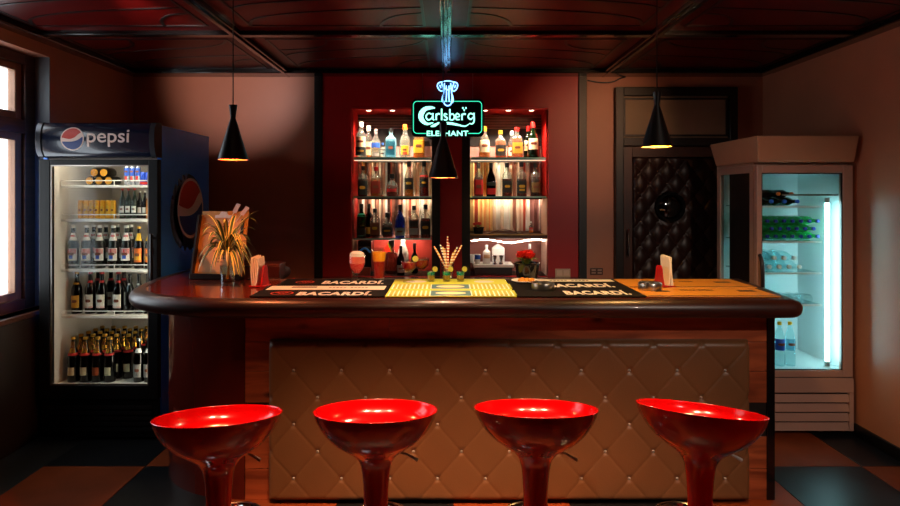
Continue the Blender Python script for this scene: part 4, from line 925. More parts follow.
# second shelf
for k, px in enumerate((81, 86.5, 92, 97.5, 103, 108.5, 113.5)):
    bottle('beer_can', 'slim yellow can on the second fridge shelf, %s from the hinge side' % ORD[k], fb(px, 4.13, 1), .125, .0175, 'can', mat('can_yellow', (238, 170, 36), .3, metal=.4), None, [(.2,.7,P_Y,40)], None, 'yellow cans in the blue fridge', cat='can')
for k, px in enumerate((122.5, 128.5, 134.5)):
    bottle('soda_bottle', 'small dark green bottle on the second fridge shelf, %s from the yellow cans' % ORD[k], fb(px, 4.13, 1), .205, .0195, 'beer', G_DGREEN, C_R, [(.2,.42,P_W,50)], None, 'small green bottles in the blue fridge')
for k, px in enumerate((140, 145)):
    bottle('soda_bottle', 'small brown bottle on the second fridge shelf, %s from the green bottles' % ORD[k], fb(px, 4.15, 1), .19, .017, 'beer', G_BROWN, C_W, [(.2,.4,P_W,50)], None, 'small brown bottles in the blue fridge')
bottle('juice_bottle', 'orange juice bottle at the lock end of the second fridge shelf', fb(149, 4.11, 1), .2, .017, 'beer', mat('juice_orange', (240, 140, 20), .3), C_O)
# third shelf: beers with red and white labels
for k, px in enumerate((73.5, 87, 100, 113.5, 126.5)):
    bottle('beer_bottle', 'green beer with red-white label, front row of third fridge shelf, %s from hinge side' % ORD[k], fb(px, 4.12, 2), .29, .034, 'beer', G_BEERG, C_W, [(.18,.47,P_W,66),(.34,.46,P_R,58),(.22,.31,P_B,22),(.65,.83,P_W,80),(.71,.78,P_R,60)], None, 'green beers on the third fridge shelf, front')
for k, px in enumerate((94, 106, 118, 131)):
    bottle('beer_bottle', 'green beer in the second row of the third fridge shelf, %s from hinge side' % ORD[k], fb(px, 4.23, 2), .29, .034, 'beer', G_BEERG, C_W, [(.2,.46,P_W,52),(.34,.46,P_R,46),(.66,.82,P_W,70),(.71,.77,P_R,50)], None, 'green beers on the third fridge shelf, second row')
for k, px in enumerate((139, 149.5)):
    bottle('beer_bottle', 'beer with orange and yellow label, third fridge shelf, %s from the green beers' % ORD[k], fb(px, 4.10, 2), .285, .03, 'beer', G_BROWN, C_G, [(.15,.48,P_O,55),(.2,.34,P_Y,45),(.66,.84,P_Y,70)], None, 'orange-labelled beers in the blue fridge')
# fourth shelf
bottle('beer_bottle', 'dark bottle with gold label at the hinge end of the fourth fridge shelf', fb(77, 4.12, 3), .285, .034, 'beer', G_BLACK, C_G, [(.14,.44,P_G,50),(.7,.74,P_G,70)])
for k, px in enumerate((90.5, 102, 118.5)):
    bottle('beer_bottle', 'dark beer with white label, front row of fourth fridge shelf, %s from gold-labelled bottle' % ORD[k], fb(px, 4.12, 3), .285, .034, 'beer', G_BLACK, C_R, [(.14,.46,P_W,52),(.14,.18,P_R,53),(.74,.79,P_R,80)], None, 'white-labelled beers on the fourth fridge shelf, front')
for k, px in enumerate((98, 111, 124)):
    bottle('beer_bottle', 'dark beer with white label, second row of fourth fridge shelf, %s from hinge side' % ORD[k], fb(px, 4.23, 3), .285, .034, 'beer', G_BLACK, C_R, [(.14,.46,P_W,52),(.74,.79,P_R,80)], None, 'white-labelled beers on the fourth fridge shelf, second row')
for k, px in enumerate((130, 139, 148)):
    bottle('beer_bottle', 'plain dark bottle on the fourth fridge shelf, %s from the white-labelled beers' % ORD[k], fb(px, 4.12, 3), .27, .028, 'beer', G_BLACK, C_K, [(.72,.76,P_W,30)], None, 'plain dark bottles on the fourth fridge shelf')
# fridge floor: beers in ranks
for j in range(5):
    y = 4.06+j*.085
    for i in range(5):
        if i == 4 and j == 0: continue
        x = -2.52+i*.082
        lab = paper('brick', (190, 84, 40)) if (i == 2 and j == 0) else P_C
        bottle('beer_bottle', 'gold-foiled brown beer with orange label, front rank on the fridge floor' if (i == 2 and j == 0) else 'gold-foiled brown beer on the fridge floor, %s rank, %s from hinge side' % (ORD[j], ORD[i-(1 if j == 0 and False else 0)]),
               (x, y, .3405), .30, .036, 'beer', G_BROWN, C_G, [(.16,.34,lab,36),(.66,.9,mat('foil_gold', (214, 150, 50), .25, metal=.8),50),(.6,.65,P_R,80)], None, 'gold-foil beers on the fridge floor')
for k, px in enumerate((139, 149)):
    bottle('beer_bottle', 'black beer with silver oval label on the fridge floor, %s from the gold-foil beers' % ORD[k], fb(px, 4.06, 4), .29, .034, 'beer', G_BLACK, C_S, [(.12,.42,P_S,46),(.68,.78,P_W,70)], None, 'silver-labelled beers on the fridge floor')

# ================================================================== GLASS FRIDGE
fr_ = thing('display_fridge', 'beige framed glass fridge with bright white tube lamp and slatted base', 'fridge', (2.393, 4.0, 0))
BEI = mat('fridge_beige', (172, 132, 116), .4, var=.05, vscale=4); CY = mat('fridge_cool_liner', (214, 226, 226), .35)
x0, x1, yd = -.32, .32, .59
m = MB(); m.box(x0, x0+.03, .05, .10, .42, 1.8); m.box(x0, x0+.03, yd-.05, yd, .42, 1.8); m.box(x0, x0+.03, .10, yd-.05, 1.75, 1.8); m.box(x0, x0+.03, .10, yd-.05, .42, .47); m.obj('side_frame', BEI, fr_, bevel=.003)
B(x0+.008, x0+.014, .24, yd-.05, .47, 1.75).obj('side_pane', PANE, fr_)
B(x0+.006, x0+.018, .10, .24, .47, 1.75).obj('side_dark_panel', mat('dark_side', (22, 18, 18), .25), fr_) if False else None
B(x0+.006, x0+.018, .10, .40, .47, 1.75).obj('side_dark_panel', mat('dark_side', (22, 18, 18), .2), fr_)
B(x1-.03, x1, .05, yd, .42, 1.8).obj('side_panel', BEI, fr_); B(x0+.03, x1-.03, yd-.03, yd, .42, 1.8).obj('back_panel', CY, fr_)
B(x1-.04, x1-.0301, .06, yd-.03, .43, 1.78).obj('liner', CY, fr_)
B(x0, x1, .05, yd, .05, .42).obj('bottom_box', BEI, fr_); B(x0+.03, x1-.03, .05, yd-.03, .4205, .428).obj('liner_floor', CY, fr_); B(x0, x1, .05, yd, 1.801, 1.815).obj('top_box', BEI, fr_); B(x0+.03, x1-.03, .06, yd-.03, 1.78, 1.80).obj('liner_roof', CY, fr_)
for sx in (x0+.06, x1-.06):
    for sy in (.12, yd-.08): B(sx-.02, sx+.02, sy-.02, sy+.02, 0, .05).obj('foot', BLACK, fr_)
def loft(bot, topp):
    vs = [tuple(p) for p in bot+topp]
    return MB().add(vs, [(3,2,1,0),(4,5,6,7)]+[(i, (i+1) % 4, 4+(i+1) % 4, 4+i) for i in range(4)])
loft([(x0-.008,-.03,1.817),(x1-.01,-.03,1.817),(x1-.01,yd,1.817),(x0-.008,yd,1.817)], [(x0-.036,-.07,1.99),(x1-.002,-.07,1.99),(x1-.002,yd+.05,1.99),(x0-.036,yd+.05,1.99)]).obj('header', mat('header_beige', (186, 138, 108), .42, var=.06, vscale=3), fr_, bevel=.012)
dr = MB(); ga, gb, g0, g1 = -.286, .254, .43, 1.747
dr.box(x0, ga, 0, .045, .385, 1.8); dr.box(gb, x1, 0, .045, .385, 1.8); dr.box(ga, gb, 0, .045, .385, g0); dr.box(ga, gb, 0, .045, g1, 1.8)
do = dr.obj('door', BEI, fr_, bevel=.005); B(ga, gb, .018, .024, g0, g1).obj('pane', PANE, do)
m = MB(); m.box(ga, ga+.006, .008, .017, g0, g1); m.box(gb-.006, gb, .008, .017, g0, g1); m.box(ga+.006, gb-.006, .008, .017, g0, g0+.006); m.box(ga+.006, gb-.006, .008, .017, g1-.006, g1); m.obj('pane_seal', BLACK, do)
m = MB(); m.tube(catmull([(-.302, 0, .86), (-.302, -.03, .9), (-.302, -.042, 1.03), (-.302, -.03, 1.16), (-.302, 0, 1.20)], 5), [.013]*21, 10); m.obj('handle', mat('handle_dark', (36, 28, 26), .3), do, smooth=True)
# slatted base
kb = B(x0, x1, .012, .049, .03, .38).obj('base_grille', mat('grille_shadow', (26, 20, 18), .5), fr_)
B(x0, x1, -.01, .0119, .285, .38).obj('grille_top', BEI, kb, bevel=.003); B(x1-.03, x1, -.01, .0119, .03, .284).obj('grille_stile', BEI, kb, bevel=.003); B(x0, x0+.03, -.01, .0119, .03, .284).obj('grille_stile', BEI, kb, bevel=.003)
for k in range(4):
    z = .032+k*.063
    loft([(x0+.031,-.012,z),(x1-.031,-.012,z),(x1-.031,.008,z),(x0+.031,.008,z)], [(x0+.031,.002,z+.05),(x1-.031,.002,z+.05),(x1-.031,.011,z+.05),(x0+.031,.011,z+.05)]).obj('slat', BEI, kb, bevel=.002)
tub = MB().tube([(.205, .09, .47), (.205, .09, 1.545)], .014, 12).obj('lamp_tube', glow('tube_cool', (185, 240, 248), FRIDGE_R), fr_, smooth=True)
MB().tube([(.205, .09, .435), (.205, .09, .469)], .016, 10).obj('lamp_socket', STEEL, fr_, smooth=True); MB().tube([(.205, .09, 1.546), (.205, .09, 1.58)], .016, 10).obj('lamp_socket', STEEL, fr_, smooth=True)
B(-.1, .275, .08, .095, 1.595, 1.607).obj('rail', STEEL, fr_)
SR = [1.525, 1.285, 1.07, .853]; SG = glass('fridge_shelf_glass', (214, 236, 236), .02, .1, .7)
for z in SR:
    so = B(-.285, .17, .10, .52, z-.008, z).obj('shelf', SG, fr_); B(-.285, .17, .093, .0995, z-.012, z+.001).obj('shelf_edge', WHITE, so)
def lying(name, label, px, z, gm, cm, r=.03, H=.3, grp=None, y=4.12):
    return bottle(name, label, ((px-446)*y/600, y+H, z), H, r, 'beer', gm, cm, [], None, grp, rot=(pi/2, 0, 0))
T1 = 'lying bottles on the top shelf of the glass fridge'
for k, px in enumerate((768, 781, 794)): lying('drink_bottle', 'dark lying bottle with blue cap, top shelf of glass fridge, %s from the handle' % ORD[k], px+4, SR[0]+.0305, G_DGREEN, C_B, .03, .3, T1)
for k, px in enumerate((776, 789)): lying('drink_bottle', 'brown lying bottle with orange cap, top shelf of glass fridge, %s from the handle' % ORD[k], px+3, SR[0]+.083, G_BROWN, C_O, .03, .3, 'orange-capped lying bottles')
T2 = 'green bottles lying in the glass fridge'
for row in range(3):
    for k in range(7 - row % 2):
        lying('drink_bottle', 'green lying bottle with blue cap in the glass fridge, layer %s, %s from handle' % (('one', 'two', 'three')[row], ORD[k]), 768+k*8.4+(4.2 if row % 2 else 0), SR[1]+.0305+row*.0525, mat('soda_green', (60, 190, 110), .25, coat=.4), mat('cap_navy', (20, 44, 130), .35), .0295, .3, T2)
for row in range(2):
    for k in range(4 - row):
        lying('drink_bottle', 'clear lying bottle with white cap in the glass fridge, layer %s, %s from handle' % (('one', 'two')[row], ORD[k]), 770+k*10+(5 if row else 0), SR[2]+.0355+row*.0615, G_AQUA, C_W, .035, .3, 'white-capped lying bottles')
for k in range(5):
    t = thing('drinking_glass', 'clear glass lying on the fourth shelf of the glass fridge, %s from the handle' % ORD[k], 'glass', ((768+k*10-446)*4.12/600, 4.12, SR[3]+.0345), 0, 'glasses lying in the glass fridge'); t.rotation_euler = (-pi/2, 0, 0)
    MB().lathe([(.033,0),(.034,0),(.026,.13),(0,.13),(0,.124),(.0245,.122),(.0325,0)], 20).obj('glass_body', CLEAR, t, smooth=True)
for px, lb in ((779.5, 'clear water bottle with blue label and yellow cap beside the bar end'), (790, 'clear water bottle with pale label and yellow cap nearer the tube lamp')):
    bottle('water_bottle', lb, ((px-446)*4.13/600, 4.13, .4285), .3, .034, 'water', G_AQUA, C_Y, [(.36,.62,P_B if px < 785 else glass('label_aqua', (150, 205, 225)),80)], None, 'standing water bottles')

# ================================================================== ON THE BAR TOP
TZ = CZ+.0002
def mat_base(name, label, x0, x1, y0, y1, m, rim=BLACK):
    t = thing(name, label, 'bar mat', ((x0+x1)/2, (y0+y1)/2, TZ)); a, b = (x1-x0)/2, (y1-y0)/2
    B(-a, a, -b, b, 0, .006).obj('mat_sheet', m, t, bevel=.002); return t, a, b
RUB = mat('rubber_black', (10, 9, 9), .75, spec=.15); PRW = mat('print_white', (235, 226, 210), .5); PRR = mat('print_red', (200, 60, 30), .5); PRK = mat('print_dark', (50, 34, 20), .5); PRG = mat('print_grey', (150, 140, 128), .5)
def lay(me, parent, m, x, y, w, h, z=.0065):
    """flat lettering fitted to w x h, centred at x,y"""
    xs = [v.co.x for v in me.vertices]; ys_ = [v.co.y for v in me.vertices]
    cx, cy = (max(xs)+min(xs))/2, (max(ys_)+min(ys_))/2; kx, ky = w/(max(xs)-min(xs)), h/(max(ys_)-min(ys_))
    for v in me.vertices: v.co = Vector((x+(v.co.x-cx)*kx, y+(v.co.y-cy)*ky, z+v.co.z*.2))
    me.materials.append(m); return link('lettering', me, parent)
def ell(cx, cy, rx, ry, n=28): return [(cx+rx*cos(2*pi*k/n), cy+ry*sin(2*pi*k/n)) for k in range(n)]
def ring_poly(t, x, y, rx, ry, m, z, k=.84):
    o = ell(x, y, rx, ry); i = ell(x, y, rx*k, ry*k); n = len(o); vs = [(p[0], p[1], z) for p in o+i]
    MB().add(vs, [(j, (j+1) % n, n+(j+1) % n, n+j) for j in range(n)]).obj('print_ring', m, t, recalc=False)
def flat(t, poly, m, z, name='print'):
    MB().add([(p[0], p[1], z) for p in poly], [tuple(range(len(poly)))]).obj(name, m, t, recalc=False)
def dashes(t, x, y, w, h, m, n):
    """print too small to read: a line of short marks"""
    rr = random.Random(n); mb = MB(); p = w/n
    for k in range(n):
        if k % 6 == 5: continue
        a = x-w/2+k*p; hh = h*rr.uniform(.6, 1); mb.add([(a, y-hh/2, .0069), (a+p*.72, y-hh/2, .0069), (a+p*.72, y+hh/2, .0069), (a, y+hh/2, .0069)], [(0, 1, 2, 3)])
    mb.obj('print', m, t, recalc=False)
def rc(x0, x1, y0, y1): return [(x0,y0),(x1,y0),(x1,y1),(x0,y1)]
bat = [(-.9,.1),(-.5,.45),(-.15,.2),(0,.4),(.15,.2),(.5,.45),(.9,.1),(.5,0),(.25,-.3),(0,-.1),(-.25,-.3),(-.5,0)]
def bacardi(t, x, y, w, h): return lay(text_mesh('BACARD\u00cd.', .1, bold=.0045, extrude=.001, space=1.08), t, PRW, x, y, w, h)
# black mats at the fridge side
t, a, b = mat_base('bar_mat', 'black rubber bar mat with white band, front of the two near the plant', -1.0, -.315, 3.045, 3.40, RUB)
bacardi(t, .08, -.085, .39, .13); ring_poly(t, -.2, -.085, .06, .055, PRR, .0068); flat(t, [(-.2+p[0]*.045, -.085+p[1]*.05) for p in bat], PRR, .0068)
flat(t, rc(-a+.02, a-.02, .03, b-.01), PRW, .0064, 'white_band'); dashes(t, .12, .10, .22, .04, PRG, 11); flat(t, rc(-.2, -.06, .1, .14), PRK, .0068)
t, a, b = mat_base('bar_mat', 'black rubber bar mat with red oval mark, behind the one with the white band', -.97, -.315, 3.41, 3.67, RUB)
bacardi(t, .1, .0, .36, .15); ring_poly(t, -.19, 0, .055, .05, PRR, .0068); flat(t, [(-.19+p[0]*.04, p[1]*.045) for p in bat], PRR, .0068)
# yellow centre mat
YEL = mat('mat_yellow', (204, 216, 70), .6, spec=.2); YW = mat('mat_white', (250, 250, 240), .6, spec=.2)
t, a, b = mat_base('bar_mat', 'yellow ribbed bar mat with blue centre labels under the shot glasses', -.31, .36, 3.045, 3.67, YEL)
for j, y in enumerate((-.225, .0)):
    flat(t, rc(-a+.01, a-.01, y-.075, y+.09), YW, .0063, 'white_field')
    m = MB()
    for k in range(28):
        x = -a+.02+k*.0237
        if abs(x+.006) < .115: continue
        m.box(x, x+.014, y-.07, y+.085, .0064, .0105)
    o = m.obj('ribs', mat('mat_rib', (184, 186, 44), .5), t); o['kind'] = 'stuff'
    flat(t, rc(-.105, .105, y-.072, y+.087), mat('mat_teal', (50, 110, 130), .5), .0068, 'label_field'); flat(t, ell(0, y+.006, .08, .045), mat('mat_cream', (246, 232, 180), .5), .0073, 'label_oval')
for x in (-.2, .2): flat(t, ell(x, .2, .06, .045), PRW, .0066, 'white_oval')
# black mat with two lines of lettering
t, a, b = mat_base('bar_mat', 'black rubber bar mat with two lines of white lettering beside the ashtrays', .365, 1.02, 3.045, 3.67, RUB)
bacardi(t, .10, -.19, .34, .15); bacardi(t, .07, .06, .37, .15); flat(t, rc(-a+.12, a-.02, .2, .29), PRW, .0064, 'white_band'); dashes(t, .06, .245, .26, .03, PRK, 12)
# orange mats
ORG = mat('mat_orange', (206, 134, 40), .5)
for k, (y0, y1, lb) in enumerate(((3.045, 3.33, 'orange bar mat at the far bar end, the one along the front edge'), (3.345, 3.67, 'orange bar mat at the far bar end, the one holding the napkins'))):
    t, a, b = mat_base('bar_mat', lb, 1.025, 1.70+.035*k, y0, y1, ORG)
    dashes(t, .0, .05, .2, .04, PRK, 12)
    flat(t, rc(.2, .29, .0, .05), PRK, .0067); flat(t, rc(-a+.005, a-.005, -b+.005, -b+.02), PRK, .0066); flat(t, rc(-.25, -.17, .0, .04), PRK, .0067)

# drinks
def gthing(name, label, px, y, cat='cocktail', z=None): return thing(name, label, cat, ((px-446)*y/600, y, (TZ if z is None else z)+.0003))
MATZ = TZ+.0062
PINK = mat('drink_pink', (240, 70, 66), .25, emit=None); PINK2 = mat('drink_coral', (250, 118, 100), .3)
t = gthing('pink_cocktail', 'pink layered cocktail with foam in a stemmed glass', 357, 3.60, z=MATZ)
MB().lathe([(0,0),(.038,0),(.036,.004),(.006,.01),(.006,.03),(.02,.042),(.043,.075),(.05,.11),(.048,.145),(.044,.165),(.042,.165),(.046,.145),(.048,.11),(.041,.077),(.018,.045),(0,.043)], 28).obj('glass_body', CLEAR, t, smooth=True)
MB().lathe([(0,.0445),(.018,.047),(.040,.078),(.046,.105),(0,.105)], 24).obj('drink_bottom', PINK, t, smooth=True)
MB().lathe([(0,.1055),(.046,.1055),(.0465,.112),(.0455,.145),(0,.145)], 24).obj('drink_middle', PINK2, t, smooth=True)
MB().lathe([(0,.1455),(.045,.1455),(.042,.164),(.025,.176),(0,.179)], 24).obj('foam', mat('foam_white', (250, 236, 224), .7, bump=.6, bscale=120), t, smooth=True)
t = gthing('sunrise_cocktail', 'tall red and orange cocktail with watermelon slice', 379, 3.62, z=MATZ)
MB().lathe([(0,0),(.034,0),(.033,.02),(.034,.06),(.046,.19),(.044,.19),(.032,.06),(.031,.014),(0,.012)], 28).obj('glass_body', CLEAR, t, smooth=True)
MB().lathe([(0,.015),(.0305,.015),(.0315,.06),(.0365,.115),(0,.115)], 24).obj('drink_bottom', mat('drink_red', (150, 8, 8), .3, spec=.2), t, smooth=True)
MB().lathe([(0,.1155),(.0365,.1155),(.0425,.172),(0,.172)], 24).obj('drink_top', mat('drink_orange', (246, 160, 20), .25), t, smooth=True)
w = MB().prism([(0,0),(.055,.0),(.048,.02),(.035,.05)], -.006, .006).xform(Matrix.Translation((.018, -.01, .172))).obj('watermelon_slice', mat('melon_red', (240, 60, 40), .4), t); MB().tube([(.075,-.01,.171),(.068,-.01,.193),(.054,-.01,.224)], .005, 6).obj('rind', mat('melon_rind', (110, 150, 50), .4), w)
def coupe(name, label, px, y, k, z):
    t = gthing(name, label, px, y, z=z)
    MB().lathe([(0,0),(.036*k,0),(.034*k,.004),(.005*k,.01),(.0045*k,.05*k),(.02*k,.06*k),(.042*k,.082*k),(.047*k,.128*k),(.0455*k,.128*k),(.0405*k,.084*k),(.018*k,.0625*k),(0,.061*k)], 28).obj('glass_body', CLEAR, t, smooth=True)
    MB().lathe([(0,.0625*k),(.017*k,.0635*k),(.0398*k,.0845*k),(.0435*k,.117*k),(0,.117*k)], 24).obj('drink', mat('drink_cherry', (130, 4, 6), .25, spec=.2), t, smooth=True); return t
t = coupe('red_cocktail', 'red cocktail in a coupe with lime wheel on the rim', 409, 3.54, 1.0, MATZ)
def lime(t, x, z, r, y=0, rim=(120, 150, 30)):
    o = MB().lathe([(0,-.002),(r,-.002),(r,.002),(0,.002)], 20).xform(Matrix.Translation((x, y, z)) @ Matrix.Rotation(pi/2, 4, 'X')).obj('lime_wheel', mat('lime_flesh', (166, 160, 64), .6), t)
    MB().lathe([(r*.93,-.0026),(r*1.02,-.0026),(r*1.02,.0026),(r*.93,.0026),(r*.93,-.0026)], 20).xform(Matrix.Translation((x, y, z)) @ Matrix.Rotation(pi/2, 4, 'X')).obj('peel', mat('lime_peel', rim, .4), o)
lime(t, .038, .138, .018, -.01)
coupe('red_cocktail', 'red cocktail in a coupe standing behind the one with the lime wheel', 421.5, 3.70, 1.02, TZ)
def shot(px, y, label):
    t = gthing('shot_glass', label, px, y, 'shot glass', MATZ)
    MB().lathe([(0,0),(.02,0),(.027,.066),(.0255,.066),(.0195,.01),(0,.01)], 22).obj('glass_body', CLEAR, t, smooth=True)
    MB().lathe([(0,.0105),(.0192,.0105),(.0222,.038),(0,.038)], 20).obj('drink_bottom', mat('shot_amber', (150, 110, 40), .2), t, smooth=True)
    MB().lathe([(0,.0385),(.0222,.0385),(.0245,.057),(0,.057)], 20).obj('drink_top', mat('shot_teal', (20, 130, 110), .2), t, smooth=True); lime(t, .024, .074, .016, -.006)
shot(431, 3.56, 'layered green shot glass with lime, beside the red cocktails'); shot(446.5, 3.56, 'layered green shot glass with lime, in front of the straws'); shot(460.5, 3.56, 'layered green shot glass with lime, nearer the black mat')
t = gthing('straw_glass', 'clear tumbler full of striped paper straws', 447.5, 3.69, 'straw holder', TZ)
MB().lathe([(0,0),(.035,0),(.042,.12),(.040,.12),(.0335,.008),(0,.008)], 26).obj('glass_body', CLEAR, t, smooth=True)
def straw_mat(name, c1):
    m = bpy.data.materials.new(name); m.use_nodes = True; nt = m.node_tree; b = nt.nodes['Principled BSDF']; b.inputs['Roughness'].default_value = .6
    tc = nt.nodes.new('ShaderNodeTexCoord'); wv = nt.nodes.new('ShaderNodeTexWave'); wv.bands_direction = 'Z'; wv.inputs['Scale'].default_value = 18; wv.inputs['Distortion'].default_value = 0
    r = nt.nodes.new('ShaderNodeValToRGB'); r.color_ramp.interpolation = 'CONSTANT'; r.color_ramp.elements[0].color = lin((240, 226, 200))+(1,); r.color_ramp.elements[1].position = .5; r.color_ramp.elements[1].color = lin(c1)+(1,)
    nt.links.new(tc.outputs['Object'], wv.inputs['Vector']); nt.links.new(wv.outputs[0], r.inputs[0]); nt.links.new(r.outputs[0], b.inputs['Base Color']); return m
SM = [straw_mat('straw_gold', (220, 160, 60)), straw_mat('straw_red', (200, 40, 30)), straw_mat('straw_blue', (40, 90, 130)), straw_mat('straw_orange', (230, 120, 40))]
for k, (x, z) in enumerate(((-.083,.205),(-.072,.19),(-.045,.215),(-.03,.20),(-.0,.265),(.008,.225),(-.018,.19),(.05,.185),(.062,.20),(.088,.21),(.035,.165),(-.06,.17))):
    MB().tube([(-x*.25, random.uniform(-.012, .012), .012), (x, random.uniform(-.012, .02), z)], .0048, 8).obj('straw', SM[[3,0,2,0,1,1,0,0,2,3,0,0][k]], t, smooth=True)
flower_pot('flower_pot', 'glossy black pot of red roses on the bar', ((527-446)*3.69/600, 3.69, TZ+.0003), .078, .105, 7, POTK)
t = gthing('snack_plate', 'small round plate of golden snacks before the rose pot', 525, 3.535, 'plate', MATZ)
MB().lathe([(0,0),(.045,0),(.08,.012),(.079,.014),(.044,.004),(0,.004)], 32).obj('plate_dish', WHITE, t, smooth=True)
for k in range(9):
    a_ = k*2.4; r = .012+.0045*k; x, y = r*cos(a_), r*sin(a_)
    MB().lathe([(0,0),(.012,.002),(.015,.009),(.009,.017),(0,.019)], 9).xform(Matrix.Translation((x, y, .0045)) @ Matrix.Rotation(k, 4, 'Z') @ Matrix.Diagonal((1.2, .9, 1, 1))).obj('snack', mat('snack_gold', (214, 140, 40), .6, var=.3, vscale=60, bump=.4), t, smooth=True)
def ashtray(px, label):
    t = gthing('ashtray', label, px, 3.26, 'ashtray', MATZ)
    MB().lathe([(0,0),(.06,0),(.062,.004),(.062,.036),(.06,.039),(.052,.036),(.05,.008),(0,.006)], 36).obj('bowl', STEEL, t, smooth=True)
    for a_ in (0, 120, 240): B(.049, .064, -.006, .006, .0365, .0405).xform(Matrix.Rotation(radians(a_), 4, 'Z')).obj('cigarette_rest', CHROME, t)
ashtray(543, 'round steel ashtray on the lettered black mat'); ashtray(650, 'round steel ashtray beside the red napkin holder')
def napkins(px, y, label, zb, side, hm):
    t = gthing('napkin_holder', label, px, y, 'napkin holder', zb)
    m = MB(); m.prism([(-.05,0),(.05,0),(.05,.012),(.036,.05),(.03,.10),(.018,.118),(-.018,.118),(-.03,.10),(-.036,.05),(-.05,.012)], -.003, .003)
    mm = m.xform(Matrix.Rotation(pi/2, 4, 'Z')); p1 = mm.xform(Matrix.Translation((side*.03, 0, 0))).obj('holder_plate', hm, t)
    B(-.045, .045, -.05, .05, 0, .006).obj('holder_base', hm, t, bevel=.002)
    for k in range(4):
        vs = []; fs = []; x = -side*.004-side*k*.0075; n = 8; zt = .16+.006*(k % 2)
        for j in range(n+1):
            u = j/n; bend = .008*sin(u*2.6+k)
            vs += [(x+bend-.0028, -.048+.008*u, .007+u*zt*.95), (x+bend+.0028, -.048+.008*u, .007+u*zt*.95), (x+bend+.0028, .048-.01*u*(k % 3), .007+u*zt), (x+bend-.0028, .048-.01*u*(k % 3), .007+u*zt)]
        for j in range(n):
            o = 4*j; fs += [(o+q, o+(q+1) % 4, o+4+(q+1) % 4, o+4+q) for q in range(4)]
        fs += [(3,2,1,0), (4*n,4*n+1,4*n+2,4*n+3)]
        MB().add(vs, fs).obj('napkin', mat('napkin_white', (240, 228, 212), .8), t, smooth=True)
    return t
HR_ = mat('holder_red', (184, 16, 14), .3, coat=.3)
t = napkins(664, 3.39, 'red napkin holder with upright white napkins on the orange mat', MATZ, -1, HR_)
t.rotation_euler = (0, 0, radians(12))
t = napkins(260, 3.43, 'red napkin holder with white napkins next to the potted spider plant', TZ, 1, HR_); t.rotation_euler = (0, 0, radians(-8))
# wooden box behind the napkins
t = thing('wooden_box', 'dark red-brown wooden box behind the napkin holder by the plant', 'box', ((272-446)*3.78/600-.03, 3.82, TZ+.0003))
B(-.085, .085, -.07, .07, 0, .075).obj('box_body', wood('box_wood', (46, 14, 9), (70, 22, 14), .3, coat=.4), t, bevel=.003); B(-.088, .088, -.073, .073, .0755, .09).obj('lid', wood('box_lid', (70, 26, 16), (100, 40, 24), .3, coat=.4), t, bevel=.003)
# menu clipboard on a stand
t = thing('menu_clipboard', 'tan clipboard menu leaning on a dark stand behind the spider plant', 'clipboard', ((218-446)*3.72/600, 3.72, TZ+.0003), radians(-8)); t.scale = (1.12, 1, 1.02)
M_ = Matrix.Translation((0, 0, .02)) @ Matrix.Rotation(radians(-14), 4, 'X')
def cb(mb): return mb.xform(M_)
cb(B(-.14, .14, 0, .006, 0, .40)).obj('board', mat('clip_tan', (196, 142, 70), .5, var=.08, vscale=20), t)
cb(B(-.12, .11, -.002, -.0005, .02, .355)).obj('menu_sheet', mat('menu_paper', (196, 150, 100), .6), t)
m = MB()
for k in range(11):
    z = .30-k*.022; wd = [.09, .05, .07, .08, .06, .075, .05, .08, .06, .07, .045][k]; m.box(-.005-wd/2, -.005+wd/2, -.0026, -.0021, z, z+.006)
cb(m).obj('printed_lines', mat('menu_ink', (110, 80, 60), .6), t)
cb(MB().prism([(-.055,.355),(.045,.355),(.045,.372),(.02,.375),(.012,.395),(-.022,.395),(-.03,.375),(-.055,.372)], -.014, -.002)).obj('clip', mat('clip_silver', (214, 214, 210), .35), t, bevel=.002)
m = MB(); m.box(-.15, .15, -.035, .012, 0, .02); m.box(-.15, .15, -.04, -.033, .0, .035); m.obj('stand_base', mat('stand_dark', (26, 14, 10), .3), t, bevel=.002)
cb(MB().box(-.152, -.141, -.03, .008, 0, .37)).obj('stand_side', mat('stand_dark', (26, 14, 10), .3), t)
cb(B(.105, .122, -.012, -.002, .26, .35)).obj('pen', C_K, t, bevel=.003)
for k, (x, z, a_) in enumerate(((.055, .39, .35), (.1, .375, .55))):
    B(-.013, .013, -.001, .001, 0, .06).xform(M_ @ Matrix.Translation((x, -.006, z)) @ Matrix.Rotation(a_, 4, 'Y')).obj('paper_tab', mat('tab_pink', (228, 196, 184), .6), t)
    MB().tube([tuple(M_ @ Vector((x-.03, -.004, .33))), tuple(M_ @ Vector((x, -.006, z+.005)))], .002, 6).obj('tab_stick', WHITE, t)
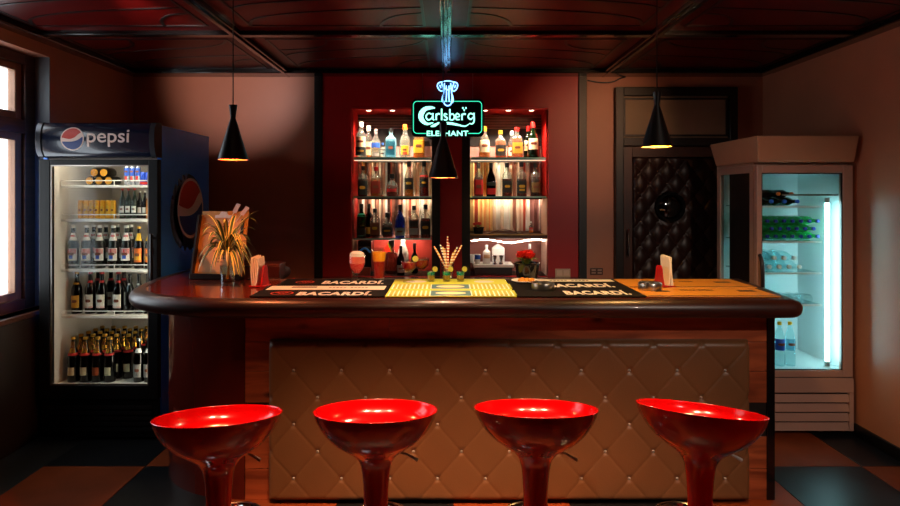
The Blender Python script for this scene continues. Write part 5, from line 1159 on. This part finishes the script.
# spider plant in a glass
t = gthing('spider_plant', 'variegated spider plant in a clear water glass on the bar', 227.5, 3.47, 'plant'); t.scale = (1.05, 1.05, 1.14)
MB().lathe([(0,0),(.036,0),(.04,.10),(.0385,.10),(.0345,.008),(0,.008)], 26).obj('glass_body', CLEAR, t, smooth=True)
MB().lathe([(0,.009),(.034,.009),(.036,.05),(0,.05)], 20).obj('water', glass('water_tint', (236, 220, 190), lo=.03, hi=.2), t, smooth=True)
def leaf_mat():
    m = bpy.data.materials.new('spider_leaf'); m.use_nodes = True; nt = m.node_tree; b = nt.nodes['Principled BSDF']; b.inputs['Roughness'].default_value = .4
    uv = nt.nodes.new('ShaderNodeAttribute'); uv.attribute_name = 'across'
    r = nt.nodes.new('ShaderNodeValToRGB'); r.color_ramp.elements[0].color = lin((240, 222, 130))+(1,); r.color_ramp.elements[0].position = .25; r.color_ramp.elements[1].color = lin((54, 84, 36))+(1,); r.color_ramp.elements[1].position = .55
    nt.links.new(uv.outputs['Fac'], r.inputs[0]); nt.links.new(r.outputs[0], b.inputs['Base Color']); return m
LM = leaf_mat(); rnd = random.Random(5)
for k in range(60):
    a_ = 2*pi*k/60*7.0+rnd.uniform(-.3, .3); L = rnd.uniform(.16, .28); rise = rnd.uniform(.4, 1.0) if k % 2 else rnd.uniform(1.0, 1.7); w_ = rnd.uniform(.008, .013); drop = rnd.uniform(.5, 1.1); base = rnd.uniform(.15, .20)
    vs = []; fs = []; n = 9; c_, s_ = cos(a_), sin(a_)
    for j in range(n+1):
        u = j/n; d = .012+L*.62*(u-.25*u*u*drop*.3); z = base+L*(rise*u-(.35+drop*.75)*u*u)
        z = max(z, .06); wd = w_*(sin(pi*(.12+.88*u))**.6 if u < .98 else .05)
        d = min(d, .172)
        vs += [(d*c_-wd*s_, d*s_+wd*c_, z+.3*wd), (d*c_, d*s_, z), (d*c_+wd*s_, d*s_-wd*c_, z+.3*wd)]
    for j in range(n):
        o = 3*j; fs += [(o, o+1, o+4, o+3), (o+1, o+2, o+5, o+4)]
    me = MB().add(vs, fs).mesh('leaf', LM, True, recalc=False)
    at_ = me.attributes.new('across', 'FLOAT', 'POINT')
    for i in range(len(me.vertices)): at_.data[i].value = 0.0 if (i % 3 == 1) == (k % 3 == 0) else 1.0
    link('leaf', me, t)
MB().tube([(0, 0, .03), (.004, .0, .10), (0, 0, .20)], .009, 8).obj('stem', mat('plant_stem', (206, 160, 70), .5), t, smooth=True)
